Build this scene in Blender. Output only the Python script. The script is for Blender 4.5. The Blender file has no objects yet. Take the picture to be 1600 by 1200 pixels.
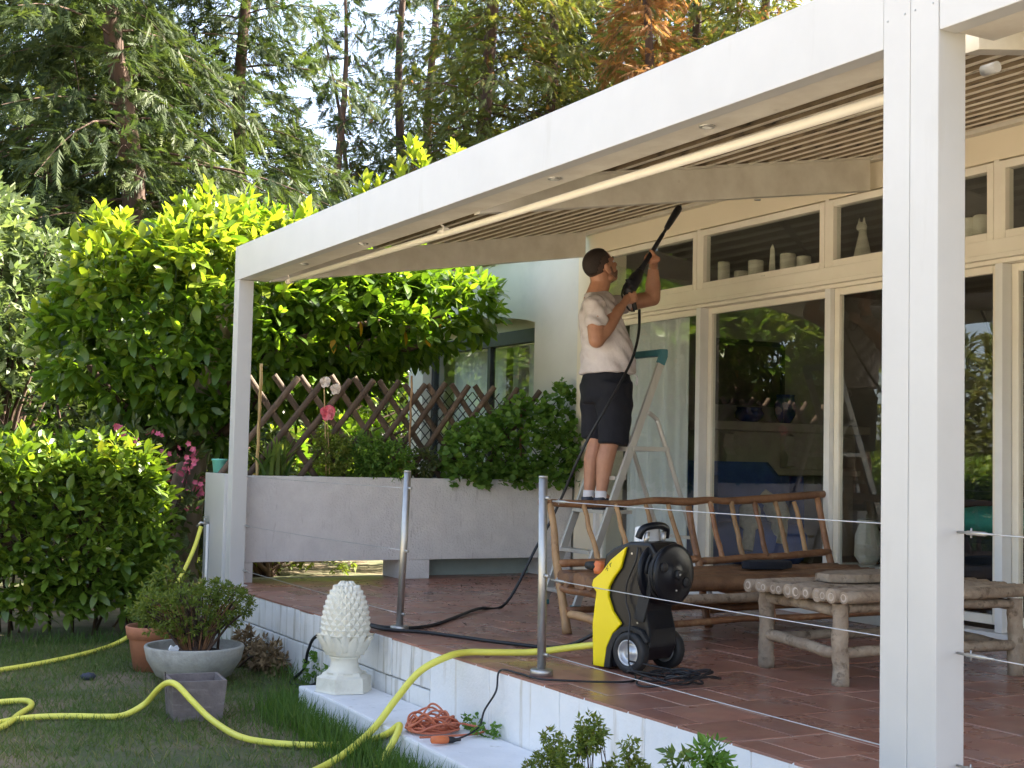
import bpy, bmesh, math, random
import numpy as np
from mathutils import Vector, Matrix, noise

# ------------------------------------------------------------------ camera, world, sun, exposure
S = bpy.context.scene
COL = S.collection
CAM = np.array([9.57318, -2.90036, 0.92729]); YAW, PIT, ROL, FPX = -1.0714078, 0.0579045, 0.0222825, 2111.15
_fw = np.array([math.sin(YAW)*math.cos(PIT), math.cos(YAW)*math.cos(PIT), math.sin(PIT)])
_r0 = np.array([math.cos(YAW), -math.sin(YAW), 0.0]); _u0 = np.cross(_r0, _fw)
_r = math.cos(ROL)*_r0 + math.sin(ROL)*_u0; _u = -math.sin(ROL)*_r0 + math.cos(ROL)*_u0
cd = bpy.data.cameras.new('camera'); cam = bpy.data.objects.new('camera', cd); COL.objects.link(cam)
cd.sensor_width = 36.0; cd.lens = 36.0*FPX/1600.0; cd.clip_start = 0.05; cd.clip_end = 600
cam.matrix_world = Matrix(((_r[0], _u[0], -_fw[0], CAM[0]), (_r[1], _u[1], -_fw[1], CAM[1]), (_r[2], _u[2], -_fw[2], CAM[2]), (0, 0, 0, 1)))
S.camera = cam

SUN_DIR = Vector((0.14, 0.79, 0.60)).normalized()          # towards the sun: behind the house, to the right
w = bpy.data.worlds.new('World'); S.world = w; w.use_nodes = True
nt = w.node_tree; bg = nt.nodes['Background']; sk = nt.nodes.new('ShaderNodeTexSky')
sk.sky_type = 'NISHITA'; sk.sun_disc = False
sk.sun_elevation = math.asin(SUN_DIR.z); sk.sun_rotation = math.atan2(SUN_DIR.x, SUN_DIR.y)
sk.air_density = 0.8; sk.dust_density = 3.0; sk.ozone_density = 0.6
hz = nt.nodes.new('ShaderNodeHueSaturation'); hz.inputs['Saturation'].default_value = 0.80   # hazy, pale summer sky
nt.links.new(sk.outputs[0], hz.inputs['Color']); nt.links.new(hz.outputs[0], bg.inputs[0]); bg.inputs[1].default_value = 0.105
sd = bpy.data.lights.new('sun', 'SUN'); sd.energy = 5.0; sd.angle = math.radians(0.5); sd.color = (1.0, 0.91, 0.76)
so = bpy.data.objects.new('sun', sd); COL.objects.link(so); so.location = (20, 25, 30)
so.rotation_euler = SUN_DIR.to_track_quat('Z', 'Y').to_euler()
S.view_settings.view_transform = 'Standard'; S.view_settings.look = 'None'; S.view_settings.gamma = 1
S.view_settings.use_curve_mapping = False; S.view_settings.exposure = 2.82
S.render.engine = 'CYCLES'; S.render.resolution_x = 1024; S.render.resolution_y = 768
S.cycles.max_bounces = 8; S.cycles.transparent_max_bounces = 12; S.cycles.diffuse_bounces = 4

random.seed(7); RNG = np.random.default_rng(7)
GZ = -0.42                                                  # lawn level; the terrace floor is z = 0

def at(u, v, x=None, y=None, z=None):
    """a point measured in the photograph (1600 px wide) on a real plane of the place"""
    d = _fw + _r*((u-800)/FPX) - _u*((v-600)/FPX)
    if z is not None: t = (z-CAM[2])/d[2]
    elif y is not None: t = (y-CAM[1])/d[1]
    else: t = (x-CAM[0])/d[0]
    return Vector(CAM + t*d)

# ------------------------------------------------------------------ materials
MATS = {}
def mat(name, c1, c2=None, scale=8.0, rough=0.6, bump=0.0, bscale=60.0, metal=0.0, stretch=(1, 1, 1), spec=0.5, lo=0.35, hi=0.65,
        per_obj=0.0, c3=None, s3=2.0, lo3=0.55, hi3=0.75, stretch3=(1, 1, 1), rough2=None, coat=0.0, trans=None):
    m = bpy.data.materials.new(name); m.use_nodes = True; n = m.node_tree.nodes; l = m.node_tree.links
    b = n['Principled BSDF']; b.inputs['Roughness'].default_value = rough; b.inputs['Metallic'].default_value = metal
    b.inputs['Specular IOR Level'].default_value = spec
    if coat: b.inputs['Coat Weight'].default_value = coat; b.inputs['Coat Roughness'].default_value = 0.08
    tc = n.new('ShaderNodeTexCoord'); base = tc.outputs['Object']
    if per_obj:
        oi = n.new('ShaderNodeObjectInfo'); va = n.new('ShaderNodeVectorMath'); va.operation = 'ADD'
        vs = n.new('ShaderNodeVectorMath'); vs.operation = 'SCALE'; vs.inputs[0].default_value = (37, 19, 53)
        l.new(oi.outputs['Random'], vs.inputs['Scale']); l.new(base, va.inputs[0]); l.new(vs.outputs[0], va.inputs[1]); base = va.outputs[0]
    def nz(sc, st, det=5.0):
        mp = n.new('ShaderNodeMapping'); mp.inputs['Scale'].default_value = st; l.new(base, mp.inputs[0])
        t = n.new('ShaderNodeTexNoise'); t.inputs['Scale'].default_value = sc; t.inputs['Detail'].default_value = det; t.inputs['Roughness'].default_value = 0.62
        l.new(mp.outputs[0], t.inputs['Vector']); return t.outputs[0]
    def ramp(src, a, bb):
        r = n.new('ShaderNodeMapRange'); r.inputs[1].default_value = a; r.inputs[2].default_value = bb; l.new(src, r.inputs[0]); return r.outputs[0]
    col = None
    if c2 is None: c2 = tuple(x*0.88 for x in c1)
    f = ramp(nz(scale, stretch), lo, hi)
    mx = n.new('ShaderNodeMix'); mx.data_type = 'RGBA'; l.new(f, mx.inputs[0]); mx.inputs[6].default_value = (*c1, 1); mx.inputs[7].default_value = (*c2, 1); col = mx.outputs[2]
    if c3 is not None:
        f3 = ramp(nz(s3, stretch3), lo3, hi3)
        m3 = n.new('ShaderNodeMix'); m3.data_type = 'RGBA'; l.new(f3, m3.inputs[0]); l.new(col, m3.inputs[6]); m3.inputs[7].default_value = (*c3, 1); col = m3.outputs[2]
    if per_obj:
        hs = n.new('ShaderNodeHueSaturation'); l.new(col, hs.inputs['Color'])
        mr = n.new('ShaderNodeMapRange'); mr.inputs[3].default_value = 1-per_obj; mr.inputs[4].default_value = 1+per_obj
        l.new(oi.outputs['Random'], mr.inputs[0]); l.new(mr.outputs[0], hs.inputs['Value']); col = hs.outputs[0]
    l.new(col, b.inputs['Base Color'])
    if rough2 is not None:
        rr = n.new('ShaderNodeMapRange'); rr.inputs[1].default_value = 0.35; rr.inputs[2].default_value = 0.65
        rr.inputs[3].default_value = rough; rr.inputs[4].default_value = rough2; l.new(nz(1.7, (1, 1, 1)), rr.inputs[0]); l.new(rr.outputs[0], b.inputs['Roughness'])
    if bump:
        bp = n.new('ShaderNodeBump'); bp.inputs['Strength'].default_value = bump; bp.inputs['Distance'].default_value = 0.01
        l.new(nz(bscale, stretch, 4.0), bp.inputs['Height']); l.new(bp.outputs[0], b.inputs['Normal'])
    MATS[name] = m; return m

def leafmat(name, cols, trans, tw=0.35, rough=0.4, spec=0.5):
    """foliage: colour differs from leaf to leaf through the 'rnd' attribute; light passes through the blade"""
    m = bpy.data.materials.new(name); m.use_nodes = True; n = m.node_tree.nodes; l = m.node_tree.links
    b = n['Principled BSDF']; b.inputs['Roughness'].default_value = rough; b.inputs['Specular IOR Level'].default_value = spec
    at_ = n.new('ShaderNodeAttribute'); at_.attribute_name = 'rnd'
    cr = n.new('ShaderNodeValToRGB'); e = cr.color_ramp.elements
    while len(e) < len(cols): e.new(0.5)
    for i, (p, c) in enumerate(cols): e[i].position = p; e[i].color = (*c, 1)
    l.new(at_.outputs['Fac'], cr.inputs[0]); l.new(cr.outputs[0], b.inputs['Base Color'])
    t = n.new('ShaderNodeBsdfTranslucent'); mt = n.new('ShaderNodeMix'); mt.data_type = 'RGBA'; mt.blend_type = 'MULTIPLY'; mt.inputs[0].default_value = 1
    l.new(cr.outputs[0], mt.inputs[6]); mt.inputs[7].default_value = (*trans, 1); l.new(mt.outputs[2], t.inputs[0])
    ms = n.new('ShaderNodeMixShader'); ms.inputs[0].default_value = tw
    l.new(b.outputs[0], ms.inputs[1]); l.new(t.outputs[0], ms.inputs[2]); l.new(ms.outputs[0], n['Material Output'].inputs[0])
    MATS[name] = m; return m

def glassmat(name, ior=2.05, tint=(0.93, 0.95, 0.94)):
    m = bpy.data.materials.new(name); m.use_nodes = True; n = m.node_tree.nodes; l = m.node_tree.links
    n.remove(n['Principled BSDF'])
    t = n.new('ShaderNodeBsdfTransparent'); t.inputs[0].default_value = (*tint, 1); g = n.new('ShaderNodeBsdfGlossy'); g.inputs['Roughness'].default_value = 0.012
    f = n.new('ShaderNodeFresnel'); f.inputs[0].default_value = ior; ms = n.new('ShaderNodeMixShader')
    tc = n.new('ShaderNodeTexCoord'); nz = n.new('ShaderNodeTexNoise'); nz.inputs['Scale'].default_value = 1.3; bp = n.new('ShaderNodeBump')
    bp.inputs['Strength'].default_value = 0.02; bp.inputs['Distance'].default_value = 0.05
    l.new(tc.outputs['Object'], nz.inputs['Vector']); l.new(nz.outputs[0], bp.inputs['Height']); l.new(bp.outputs[0], g.inputs['Normal'])
    ge = n.new('ShaderNodeNewGeometry'); mu = n.new('ShaderNodeMath'); mu.operation = 'SUBTRACT'; mu.inputs[0].default_value = 1; l.new(ge.outputs['Backfacing'], mu.inputs[1])
    mm = n.new('ShaderNodeMath'); mm.operation = 'MULTIPLY'; l.new(f.outputs[0], mm.inputs[0]); l.new(mu.outputs[0], mm.inputs[1])
    l.new(mm.outputs[0], ms.inputs[0]); l.new(t.outputs[0], ms.inputs[1]); l.new(g.outputs[0], ms.inputs[2]); l.new(ms.outputs[0], n['Material Output'].inputs[0])
    MATS[name] = m; return m

mat('white_alu', (0.54, 0.535, 0.52), (0.51, 0.505, 0.49), 3, 0.38, 0.03, 400, c3=(0.44, 0.425, 0.39), s3=4, lo3=0.60, hi3=0.85, stretch3=(1.5, 1.5, 0.25))
mat('cream_alu', (0.74, 0.70, 0.61), (0.62, 0.57, 0.48), 5, 0.5, c3=(0.40, 0.34, 0.26), s3=9, lo3=0.68, hi3=0.85)
mat('slat_alu', (0.80, 0.74, 0.60), (0.68, 0.60, 0.47), 6, 0.5, stretch=(0.4, 4, 4), c3=(0.12, 0.09, 0.06), s3=14, lo3=0.62, hi3=0.74, stretch3=(0.5, 3, 3))
mat('frame_cream', (0.84, 0.79, 0.67), (0.79, 0.73, 0.61), 4, 0.4, c3=(0.45, 0.39, 0.28), s3=30, lo3=0.72, hi3=0.85)
mat('frame_white', (0.80, 0.79, 0.76), (0.74, 0.73, 0.70), 4, 0.4)
mat('frame_dark', (0.045, 0.05, 0.055), (0.03, 0.034, 0.038), 4, 0.45)
mat('house_paint', (0.74, 0.71, 0.63), (0.69, 0.66, 0.58), 2, 0.8, 0.15, 120, c3=(0.62, 0.60, 0.54), s3=1.5)
mat('header_paint', (0.84, 0.75, 0.58), (0.80, 0.71, 0.54), 2, 0.75, 0.1, 140, c3=(0.55, 0.47, 0.34), s3=22, lo3=0.74, hi3=0.86)
mat('planter_render', (0.76, 0.73, 0.71), (0.68, 0.65, 0.635), 7, 0.9, 1.0, 60, c3=(0.45, 0.41, 0.39), s3=14, lo3=0.60, hi3=0.80, stretch3=(2, 2, 0.3))
mat('plinth_green', (0.40, 0.47, 0.43), (0.34, 0.40, 0.37), 5, 0.85, 0.2, 70)
mat('block_white', (0.74, 0.735, 0.71), (0.66, 0.655, 0.63), 5, 0.85, 0.5, 50, per_obj=0.06, c3=(0.27, 0.235, 0.15), s3=11, lo3=0.52, hi3=0.76, stretch3=(1.6, 1.6, 0.12))
mat('wall_white', (0.78, 0.78, 0.77), (0.73, 0.73, 0.72), 4, 0.85, 0.4, 40, per_obj=0.02, c3=(0.42, 0.34, 0.21), s3=8, lo3=0.58, hi3=0.80, stretch3=(1.6, 1.6, 0.12))
mat('mortar_dirty', (0.30, 0.28, 0.22), (0.16, 0.16, 0.12), 12, 0.9)
mat('ledge_white', (0.78, 0.78, 0.775), (0.71, 0.71, 0.71), 5, 0.8, 0.4, 45, c3=(0.33, 0.32, 0.26), s3=14, lo3=0.62, hi3=0.78)
mat('tile', (0.36, 0.165, 0.115), (0.28, 0.125, 0.088), 7, 0.20, 0.12, 26, per_obj=0.14, c3=(0.30, 0.19, 0.16), s3=5, lo3=0.5, hi3=0.8, rough2=0.42, spec=0.6)
mat('grout', (0.60, 0.47, 0.38), (0.48, 0.37, 0.29), 15, 0.6)
mat('debris', (0.05, 0.035, 0.025), (0.10, 0.06, 0.035), 40, 0.8)
mat('steel', (0.50, 0.49, 0.46), (0.44, 0.43, 0.41), 60, 0.42, 0.0, 200, 0.9, stretch=(1, 1, 0.3))
mat('wire', (0.62, 0.62, 0.62), None, 30, 0.35, metal=0.8)
mat('wood_bark', (0.30, 0.145, 0.068), (0.17, 0.075, 0.035), 7, 0.5, 0.5, 30, stretch=(1, 1, 1), per_obj=0.22, c3=(0.38, 0.23, 0.12), s3=11, lo3=0.55, hi3=0.75)
mat('wood_light', (0.42, 0.26, 0.125), (0.30, 0.17, 0.08), 9, 0.55, 0.5, 34, per_obj=0.2, c3=(0.15, 0.07, 0.035), s3=14, lo3=0.6, hi3=0.75)
mat('wood_grey', (0.40, 0.32, 0.235), (0.25, 0.185, 0.13), 12, 0.7, 0.9, 40, per_obj=0.15, c3=(0.11, 0.075, 0.045), s3=20, lo3=0.55, hi3=0.70)
mat('wood_seat', (0.25, 0.135, 0.07), (0.15, 0.075, 0.04), 9, 0.5, 0.5, 30, per_obj=0.2)
mat('log_end', (0.56, 0.48, 0.40), (0.40, 0.33, 0.26), 22, 0.75, 0.5, 60, per_obj=0.15)
mat('trellis_wood', (0.13, 0.088, 0.058), (0.085, 0.056, 0.038), 14, 0.75, 0.4, 60, per_obj=0.2, c3=(0.28, 0.19, 0.13), s3=10, lo3=0.6, hi3=0.75)
mat('trellis_black', (0.035, 0.032, 0.03), None, 10, 0.6)
mat('bamboo', (0.52, 0.36, 0.15), (0.40, 0.26, 0.10), 8, 0.45, stretch=(1, 1, 0.2))
mat('soil', (0.055, 0.04, 0.03), (0.03, 0.022, 0.016), 25, 0.95, 0.8, 50)
mat('skin', (0.50, 0.25, 0.155), (0.43, 0.205, 0.125), 14, 0.48, 0.08, 160)
mat('hair', (0.022, 0.014, 0.012), (0.035, 0.022, 0.016), 90, 0.6, 0.6, 260)
mat('hair_short', (0.085, 0.05, 0.038), (0.055, 0.034, 0.026), 150, 0.7, 0.4, 260)
mat('stubble', (0.23, 0.12, 0.085), (0.15, 0.08, 0.06), 200, 0.6)
mat('tshirt', (0.70, 0.645, 0.645), (0.61, 0.55, 0.555), 7, 0.9, 0.5, 22, c3=(0.50, 0.42, 0.41), s3=9, lo3=0.50, hi3=0.72)
mat('shorts', (0.005, 0.006, 0.012), (0.009, 0.010, 0.018), 10, 0.85, 0.3, 40)
mat('sock', (0.78, 0.76, 0.80), None, 20, 0.9)
mat('shoe', (0.025, 0.03, 0.05), (0.04, 0.045, 0.07), 30, 0.6)
mat('shoe_sole', (0.02, 0.02, 0.025), None, 30, 0.7)
mat('lance_black', (0.012, 0.013, 0.018), (0.018, 0.019, 0.026), 20, 0.45)
mat('lance_grey', (0.35, 0.33, 0.31), None, 20, 0.4)
mat('ladder_alu', (0.60, 0.58, 0.53), (0.50, 0.48, 0.44), 12, 0.42, 0.05, 100, 0.55, stretch=(1, 1, 0.2))
mat('ladder_teal', (0.06, 0.20, 0.235), (0.05, 0.17, 0.20), 12, 0.5)
mat('washer_yellow', (0.86, 0.68, 0.0), (0.84, 0.66, 0.0), 5, 0.32, 0.02, 300)
mat('washer_black', (0.006, 0.007, 0.010), (0.008, 0.009, 0.013), 8, 0.36, 0.03, 300, spec=0.35)
mat('rubber', (0.013, 0.014, 0.015), (0.02, 0.02, 0.021), 20, 0.65)
mat('rim_silver', (0.58, 0.60, 0.62), None, 8, 0.3, metal=0.6)
mat('plastic_white', (0.80, 0.82, 0.84), (0.72, 0.74, 0.77), 14, 0.4, 0.1, 40)
mat('plastic_orange', (0.72, 0.19, 0.06), None, 10, 0.45)
mat('hose_yellow', (0.76, 0.72, 0.10), (0.70, 0.66, 0.10), 12, 0.42, c3=(0.42, 0.36, 0.08), s3=26, lo3=0.68, hi3=0.8)
mat('cord_orange', (0.56, 0.17, 0.085), (0.48, 0.135, 0.07), 12, 0.5)
mat('cord_black', (0.012, 0.013, 0.016), None, 12, 0.5)
mat('finial_stone', (0.78, 0.75, 0.64), (0.70, 0.67, 0.57), 8, 0.75, 0.35, 70, c3=(0.52, 0.48, 0.37), s3=6, lo3=0.58, hi3=0.8)
mat('concrete', (0.40, 0.39, 0.35), (0.30, 0.29, 0.26), 9, 0.85, 0.6, 60, c3=(0.50, 0.48, 0.44), s3=4)
mat('stone_pot', (0.21, 0.175, 0.165), (0.15, 0.125, 0.12), 14, 0.8, 0.5, 60, c3=(0.30, 0.26, 0.25), s3=7, stretch3=(1, 1, 5))
mat('terracotta', (0.44, 0.185, 0.10), (0.37, 0.15, 0.08), 10, 0.8, 0.3, 60)
mat('turquoise', (0.16, 0.52, 0.44), None, 10, 0.4)
mat('bark', (0.11, 0.065, 0.043), (0.052, 0.031, 0.022), 7, 0.9, 0.9, 16, stretch=(1, 1, 0.25))
mat('bark_pale', (0.42, 0.33, 0.25), (0.20, 0.14, 0.10), 9, 0.9, 1.0, 16, stretch=(1, 1, 0.3))
mat('lawn_soil', (0.10, 0.105, 0.045), (0.065, 0.078, 0.03), 9, 0.95, 0.9, 70, c3=(0.21, 0.155, 0.10), s3=1.6, lo3=0.42, hi3=0.62)
mat('gravel', (0.72, 0.63, 0.50), (0.60, 0.52, 0.41), 60, 0.95, 0.6, 90)
mat('slat_dirty', (0.30, 0.225, 0.135), (0.20, 0.145, 0.085), 7, 0.7, c3=(0.025, 0.018, 0.012), s3=12, lo3=0.56, hi3=0.68, stretch3=(0.4, 3, 3))  # dirt plus the shade between louvres, painted into the slat faces
mat('petal_pink', (0.80, 0.20, 0.28), (0.70, 0.12, 0.22), 30, 0.6)
mat('petal_rose', (0.62, 0.055, 0.10), (0.72, 0.22, 0.24), 18, 0.6)
mat('petal_white', (0.80, 0.72, 0.64), (0.72, 0.60, 0.50), 20, 0.7)
mat('stem_green', (0.10, 0.15, 0.04), None, 10, 0.6)
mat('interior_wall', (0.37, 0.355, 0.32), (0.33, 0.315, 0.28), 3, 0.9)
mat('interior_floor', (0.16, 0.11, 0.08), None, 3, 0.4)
mat('mantel_stone', (0.58, 0.54, 0.46), (0.48, 0.44, 0.37), 6, 0.8, 0.3, 40)
mat('curtain_sheer', (0.78, 0.80, 0.80), (0.72, 0.75, 0.76), 5, 0.9)
mat('chair_blue', (0.06, 0.13, 0.42), (0.05, 0.10, 0.34), 8, 0.85)
mat('throw_beige', (0.62, 0.58, 0.46), (0.45, 0.42, 0.33), 30, 0.95, 0.8, 90)
mat('vase_blue', (0.02, 0.04, 0.20), None, 8, 0.2)
mat('candle_wax', (0.74, 0.70, 0.58), (0.66, 0.62, 0.50), 8, 0.5)
mat('teal_cloth', (0.04, 0.30, 0.26), None, 8, 0.8)
mat('iron', (0.03, 0.028, 0.026), None, 8, 0.5)
mat('cushion_black', (0.012, 0.013, 0.02), None, 8, 0.9)
mat('picture_dark', (0.10, 0.075, 0.05), (0.05, 0.04, 0.03), 5, 0.5)
mat('roof_tile', (0.36, 0.20, 0.13), None, 6, 0.85)
mat('spot_glass', (0.75, 0.75, 0.7), None, 6, 0.2)
glassmat('glass')
leafmat('laurel_leaf', [(0.0, (0.038, 0.080, 0.011)), (0.45, (0.075, 0.140, 0.016)), (0.82, (0.125, 0.190, 0.022)), (1.0, (0.19, 0.235, 0.028))], (2.6, 2.5, 0.9), 0.42, 0.33, 0.5)
leafmat('laurel_young', [(0.0, (0.105, 0.165, 0.018)), (0.6, (0.17, 0.225, 0.022)), (1.0, (0.24, 0.27, 0.03))], (2.1, 2.0, 0.8), 0.45, 0.35, 0.45)
leafmat('laurel_yellow', [(0.0, (0.50, 0.28, 0.02)), (1.0, (0.62, 0.36, 0.03))], (1.4, 1.3, 0.8), 0.4)
leafmat('hedge_leaf', [(0.0, (0.048, 0.095, 0.013)), (0.5, (0.10, 0.165, 0.020)), (0.86, (0.16, 0.225, 0.028)), (1.0, (0.25, 0.27, 0.035))], (2.2, 2.2, 0.8), 0.30, 0.30, 0.6)
leafmat('conifer_leaf', [(0.0, (0.020, 0.036, 0.013)), (0.5, (0.046, 0.070, 0.020)), (0.85, (0.080, 0.100, 0.026)), (0.95, (0.12, 0.115, 0.035)), (1.0, (0.22, 0.11, 0.05))], (1.6, 1.6, 0.9), 0.34, 0.6, 0.3)
leafmat('conifer_warm', [(0.0, (0.075, 0.100, 0.026)), (0.5, (0.125, 0.150, 0.036)), (0.85, (0.18, 0.175, 0.045)), (1.0, (0.30, 0.15, 0.055))], (1.7, 1.6, 0.8), 0.38, 0.6, 0.3)
leafmat('conifer_dead', [(0.0, (0.20, 0.095, 0.04)), (0.6, (0.33, 0.17, 0.06)), (1.0, (0.44, 0.26, 0.10))], (1.4, 1.3, 1.0), 0.35, 0.7, 0.2)
leafmat('olive_leaf', [(0.0, (0.065, 0.10, 0.045)), (0.6, (0.13, 0.17, 0.075)), (1.0, (0.24, 0.27, 0.12))], (1.6, 1.7, 0.9), 0.35, 0.5)
leafmat('geranium_leaf', [(0.0, (0.065, 0.145, 0.024)), (0.6, (0.115, 0.215, 0.034)), (1.0, (0.18, 0.28, 0.05))], (1.9, 2.0, 0.8), 0.3, 0.55, 0.4)
leafmat('shrub_leaf', [(0.0, (0.085, 0.13, 0.022)), (0.6, (0.145, 0.19, 0.034)), (0.92, (0.21, 0.22, 0.05)), (1.0, (0.28, 0.15, 0.08))], (1.8, 1.8, 0.8), 0.35, 0.6, 0.3)
leafmat('strap_leaf', [(0.0, (0.055, 0.11, 0.02)), (1.0, (0.15, 0.21, 0.045))], (1.9, 1.9, 0.8), 0.3, 0.4)
leafmat('oleander_leaf', [(0.0, (0.05, 0.085, 0.03)), (1.0, (0.16, 0.18, 0.06))], (1.7, 1.7, 0.8), 0.3, 0.5)
leafmat('grass_blade', [(0.0, (0.065, 0.115, 0.028)), (0.55, (0.11, 0.165, 0.042)), (0.80, (0.16, 0.18, 0.062)), (0.93, (0.26, 0.22, 0.10)), (1.0, (0.33, 0.27, 0.15))], (1.5, 1.5, 0.8), 0.25, 0.6, 0.25)
leafmat('grass_tall', [(0.0, (0.045, 0.10, 0.018)), (0.7, (0.085, 0.155, 0.028)), (1.0, (0.14, 0.19, 0.05))], (1.7, 1.8, 0.8), 0.3, 0.55, 0.3)
leafmat('dry_twig', [(0.0, (0.16, 0.11, 0.06)), (1.0, (0.34, 0.24, 0.13))], (1, 1, 1), 0.1, 0.8, 0.2)

# ------------------------------------------------------------------ objects
def tag(o, label=None, cat=None, group=None, kind=None):
    if label: o['label'] = label
    if cat: o['category'] = cat
    if group: o['group'] = group
    if kind: o['kind'] = kind
    return o
def thing(name, label, cat, loc=(0, 0, 0), group=None):
    o = bpy.data.objects.new(name, None); COL.objects.link(o); o.location = loc; o.empty_display_size = 0.1
    return tag(o, label, cat, group)
def rootloc(p):
    v = Vector((0, 0, 0))
    while p is not None: v += p.location; p = p.parent
    return v
def link(name, me, m, parent=None, loc=None):
    o = bpy.data.objects.new(name, me); COL.objects.link(o); o.parent = parent
    if m is not None and not me.materials: me.materials.append(MATS[m])
    if loc is not None: o.location = Vector(loc) - rootloc(parent)
    return o
class MB:
    """collects shapes in world coordinates, then links them as ONE mesh object"""
    def __init__(s): s.v = []; s.f = []; s.sm = []
    def add(s, vs, fs, sm=False):
        k = len(s.v); s.v += [tuple(x) for x in vs]; s.f += [tuple(k+i for i in f) for f in fs]; s.sm += [sm]*len(fs); return s
    def box(s, lo, hi, M=None):
        (a, b, c), (d, e, f) = lo, hi
        vs = [Vector(p) for p in ((a,b,c),(d,b,c),(d,e,c),(a,e,c),(a,b,f),(d,b,f),(d,e,f),(a,e,f))]
        if M is not None: vs = [M @ v for v in vs]
        return s.add(vs, [(0,3,2,1),(4,5,6,7),(0,1,5,4),(1,2,6,5),(2,3,7,6),(3,0,4,7)])
    def bar(s, p, q, wx, wz, up=(0, 0, 1)):
        p, q = Vector(p), Vector(q); d = (q-p); L = d.length; d.normalize(); u = Vector(up); x = d.cross(u).normalized(); u = x.cross(d)
        M = Matrix.Translation(p) @ Matrix((x, d, u)).transposed().to_4x4()
        return s.box((-wx/2, 0, -wz/2), (wx/2, L, wz/2), M)
    def tube(s, pts, r, n=8, cap=True, sm=True):
        pts = [Vector(p) for p in pts]; N = len(pts); rs = r if hasattr(r, '__len__') else [r]*N
        t0 = (pts[1]-pts[0]).normalized(); a = Vector((0, 0, 1)) if abs(t0.z) < 0.9 else Vector((1, 0, 0))
        x = t0.cross(a).normalized(); rings = []; k = len(s.v)
        for i, p in enumerate(pts):
            t = ((pts[min(i+1, N-1)]-pts[max(i-1, 0)])); t = t.normalized() if t.length > 1e-9 else t0
            x = (x - t*x.dot(t)); x = x.normalized() if x.length > 1e-6 else t.orthogonal().normalized(); y = t.cross(x)
            for j in range(n):
                an = 2*math.pi*j/n; s.v.append(tuple(p + (x*math.cos(an)+y*math.sin(an))*rs[i]))
        for i in range(N-1):
            for j in range(n):
                s.f.append((k+i*n+j, k+i*n+(j+1) % n, k+(i+1)*n+(j+1) % n, k+(i+1)*n+j)); s.sm.append(sm)
        if cap:
            s.f.append(tuple(k+j for j in reversed(range(n)))); s.f.append(tuple(k+(N-1)*n+j for j in range(n))); s.sm += [False, False]
        return s
    def lathe(s, prof, c, n=20, axis=(0, 0, 1), sm=True, cap=True):
        ax = Vector(axis).normalized(); x = ax.orthogonal().normalized(); y = ax.cross(x); c = Vector(c); k = len(s.v); N = len(prof)
        for r, h in prof:
            for j in range(n):
                an = 2*math.pi*(j+0.5)/n; s.v.append(tuple(c + ax*h + (x*math.cos(an)+y*math.sin(an))*r))
        for i in range(N-1):
            for j in range(n): s.f.append((k+i*n+j, k+i*n+(j+1) % n, k+(i+1)*n+(j+1) % n, k+(i+1)*n+j)); s.sm.append(sm)
        if cap: s.f.append(tuple(k+j for j in reversed(range(n)))); s.f.append(tuple(k+(N-1)*n+j for j in range(n))); s.sm += [False, False]
        return s
    def prism(s, poly, o, ex, ey, ez, d0, d1):
        """polygon in the (ex, ey) plane at o, extruded along ez from d0 to d1"""
        o, ex, ey, ez = Vector(o), Vector(ex), Vector(ey), Vector(ez); n = len(poly); k = len(s.v)
        for d in (d0, d1): s.v += [tuple(o+ex*a+ey*b+ez*d) for a, b in poly]
        s.f.append(tuple(k+i for i in reversed(range(n)))); s.f.append(tuple(k+n+i for i in range(n))); s.sm += [False, False]
        for i in range(n): s.f.append((k+i, k+(i+1) % n, k+n+(i+1) % n, k+n+i)); s.sm.append(False)
        return s
    def ball(s, c, r, n=10, m=6, M=None):
        c = Vector(c); rr = r if hasattr(r, '__len__') else (r, r, r); k = len(s.v); M = M or Matrix.Identity(3)
        s.v.append(tuple(c + M @ Vector((0, 0, -rr[2]))))
        for i in range(1, m):
            th = -math.pi/2 + math.pi*i/m
            for j in range(n):
                an = 2*math.pi*j/n; s.v.append(tuple(c + M @ Vector((rr[0]*math.cos(th)*math.cos(an), rr[1]*math.cos(th)*math.sin(an), rr[2]*math.sin(th)))))
        s.v.append(tuple(c + M @ Vector((0, 0, rr[2])))); T = len(s.v)-1
        for j in range(n): s.f.append((k, k+1+(j+1) % n, k+1+j)); s.f.append((T, T-n+j, T-n+(j+1) % n)); s.sm += [True, True]
        for i in range(m-2):
            for j in range(n):
                a = k+1+i*n; s.f.append((a+j, a+(j+1) % n, a+n+(j+1) % n, a+n+j)); s.sm.append(True)
        return s
    def mesh(s, name, off=(0, 0, 0), bevel=0.0):
        me = bpy.data.meshes.new(name); o = Vector(off)
        me.from_pydata([tuple(Vector(v)-o) for v in s.v], [], s.f)
        me.polygons.foreach_set('use_smooth', s.sm)
        bm = bmesh.new(); bm.from_mesh(me); bmesh.ops.recalc_face_normals(bm, faces=bm.faces)
        if bevel: bmesh.ops.bevel(bm, geom=[e for e in bm.edges if len(e.link_faces) == 2 and e.calc_face_angle(0) > 0.5], offset=bevel, segments=2, affect='EDGES', profile=0.6, clamp_overlap=True)
        bm.to_mesh(me); bm.free()
        me.update(); return me
    def build(s, name, m, parent=None, bevel=0.0):
        return link(name, s.mesh(name, rootloc(parent), bevel), m, parent)

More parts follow.
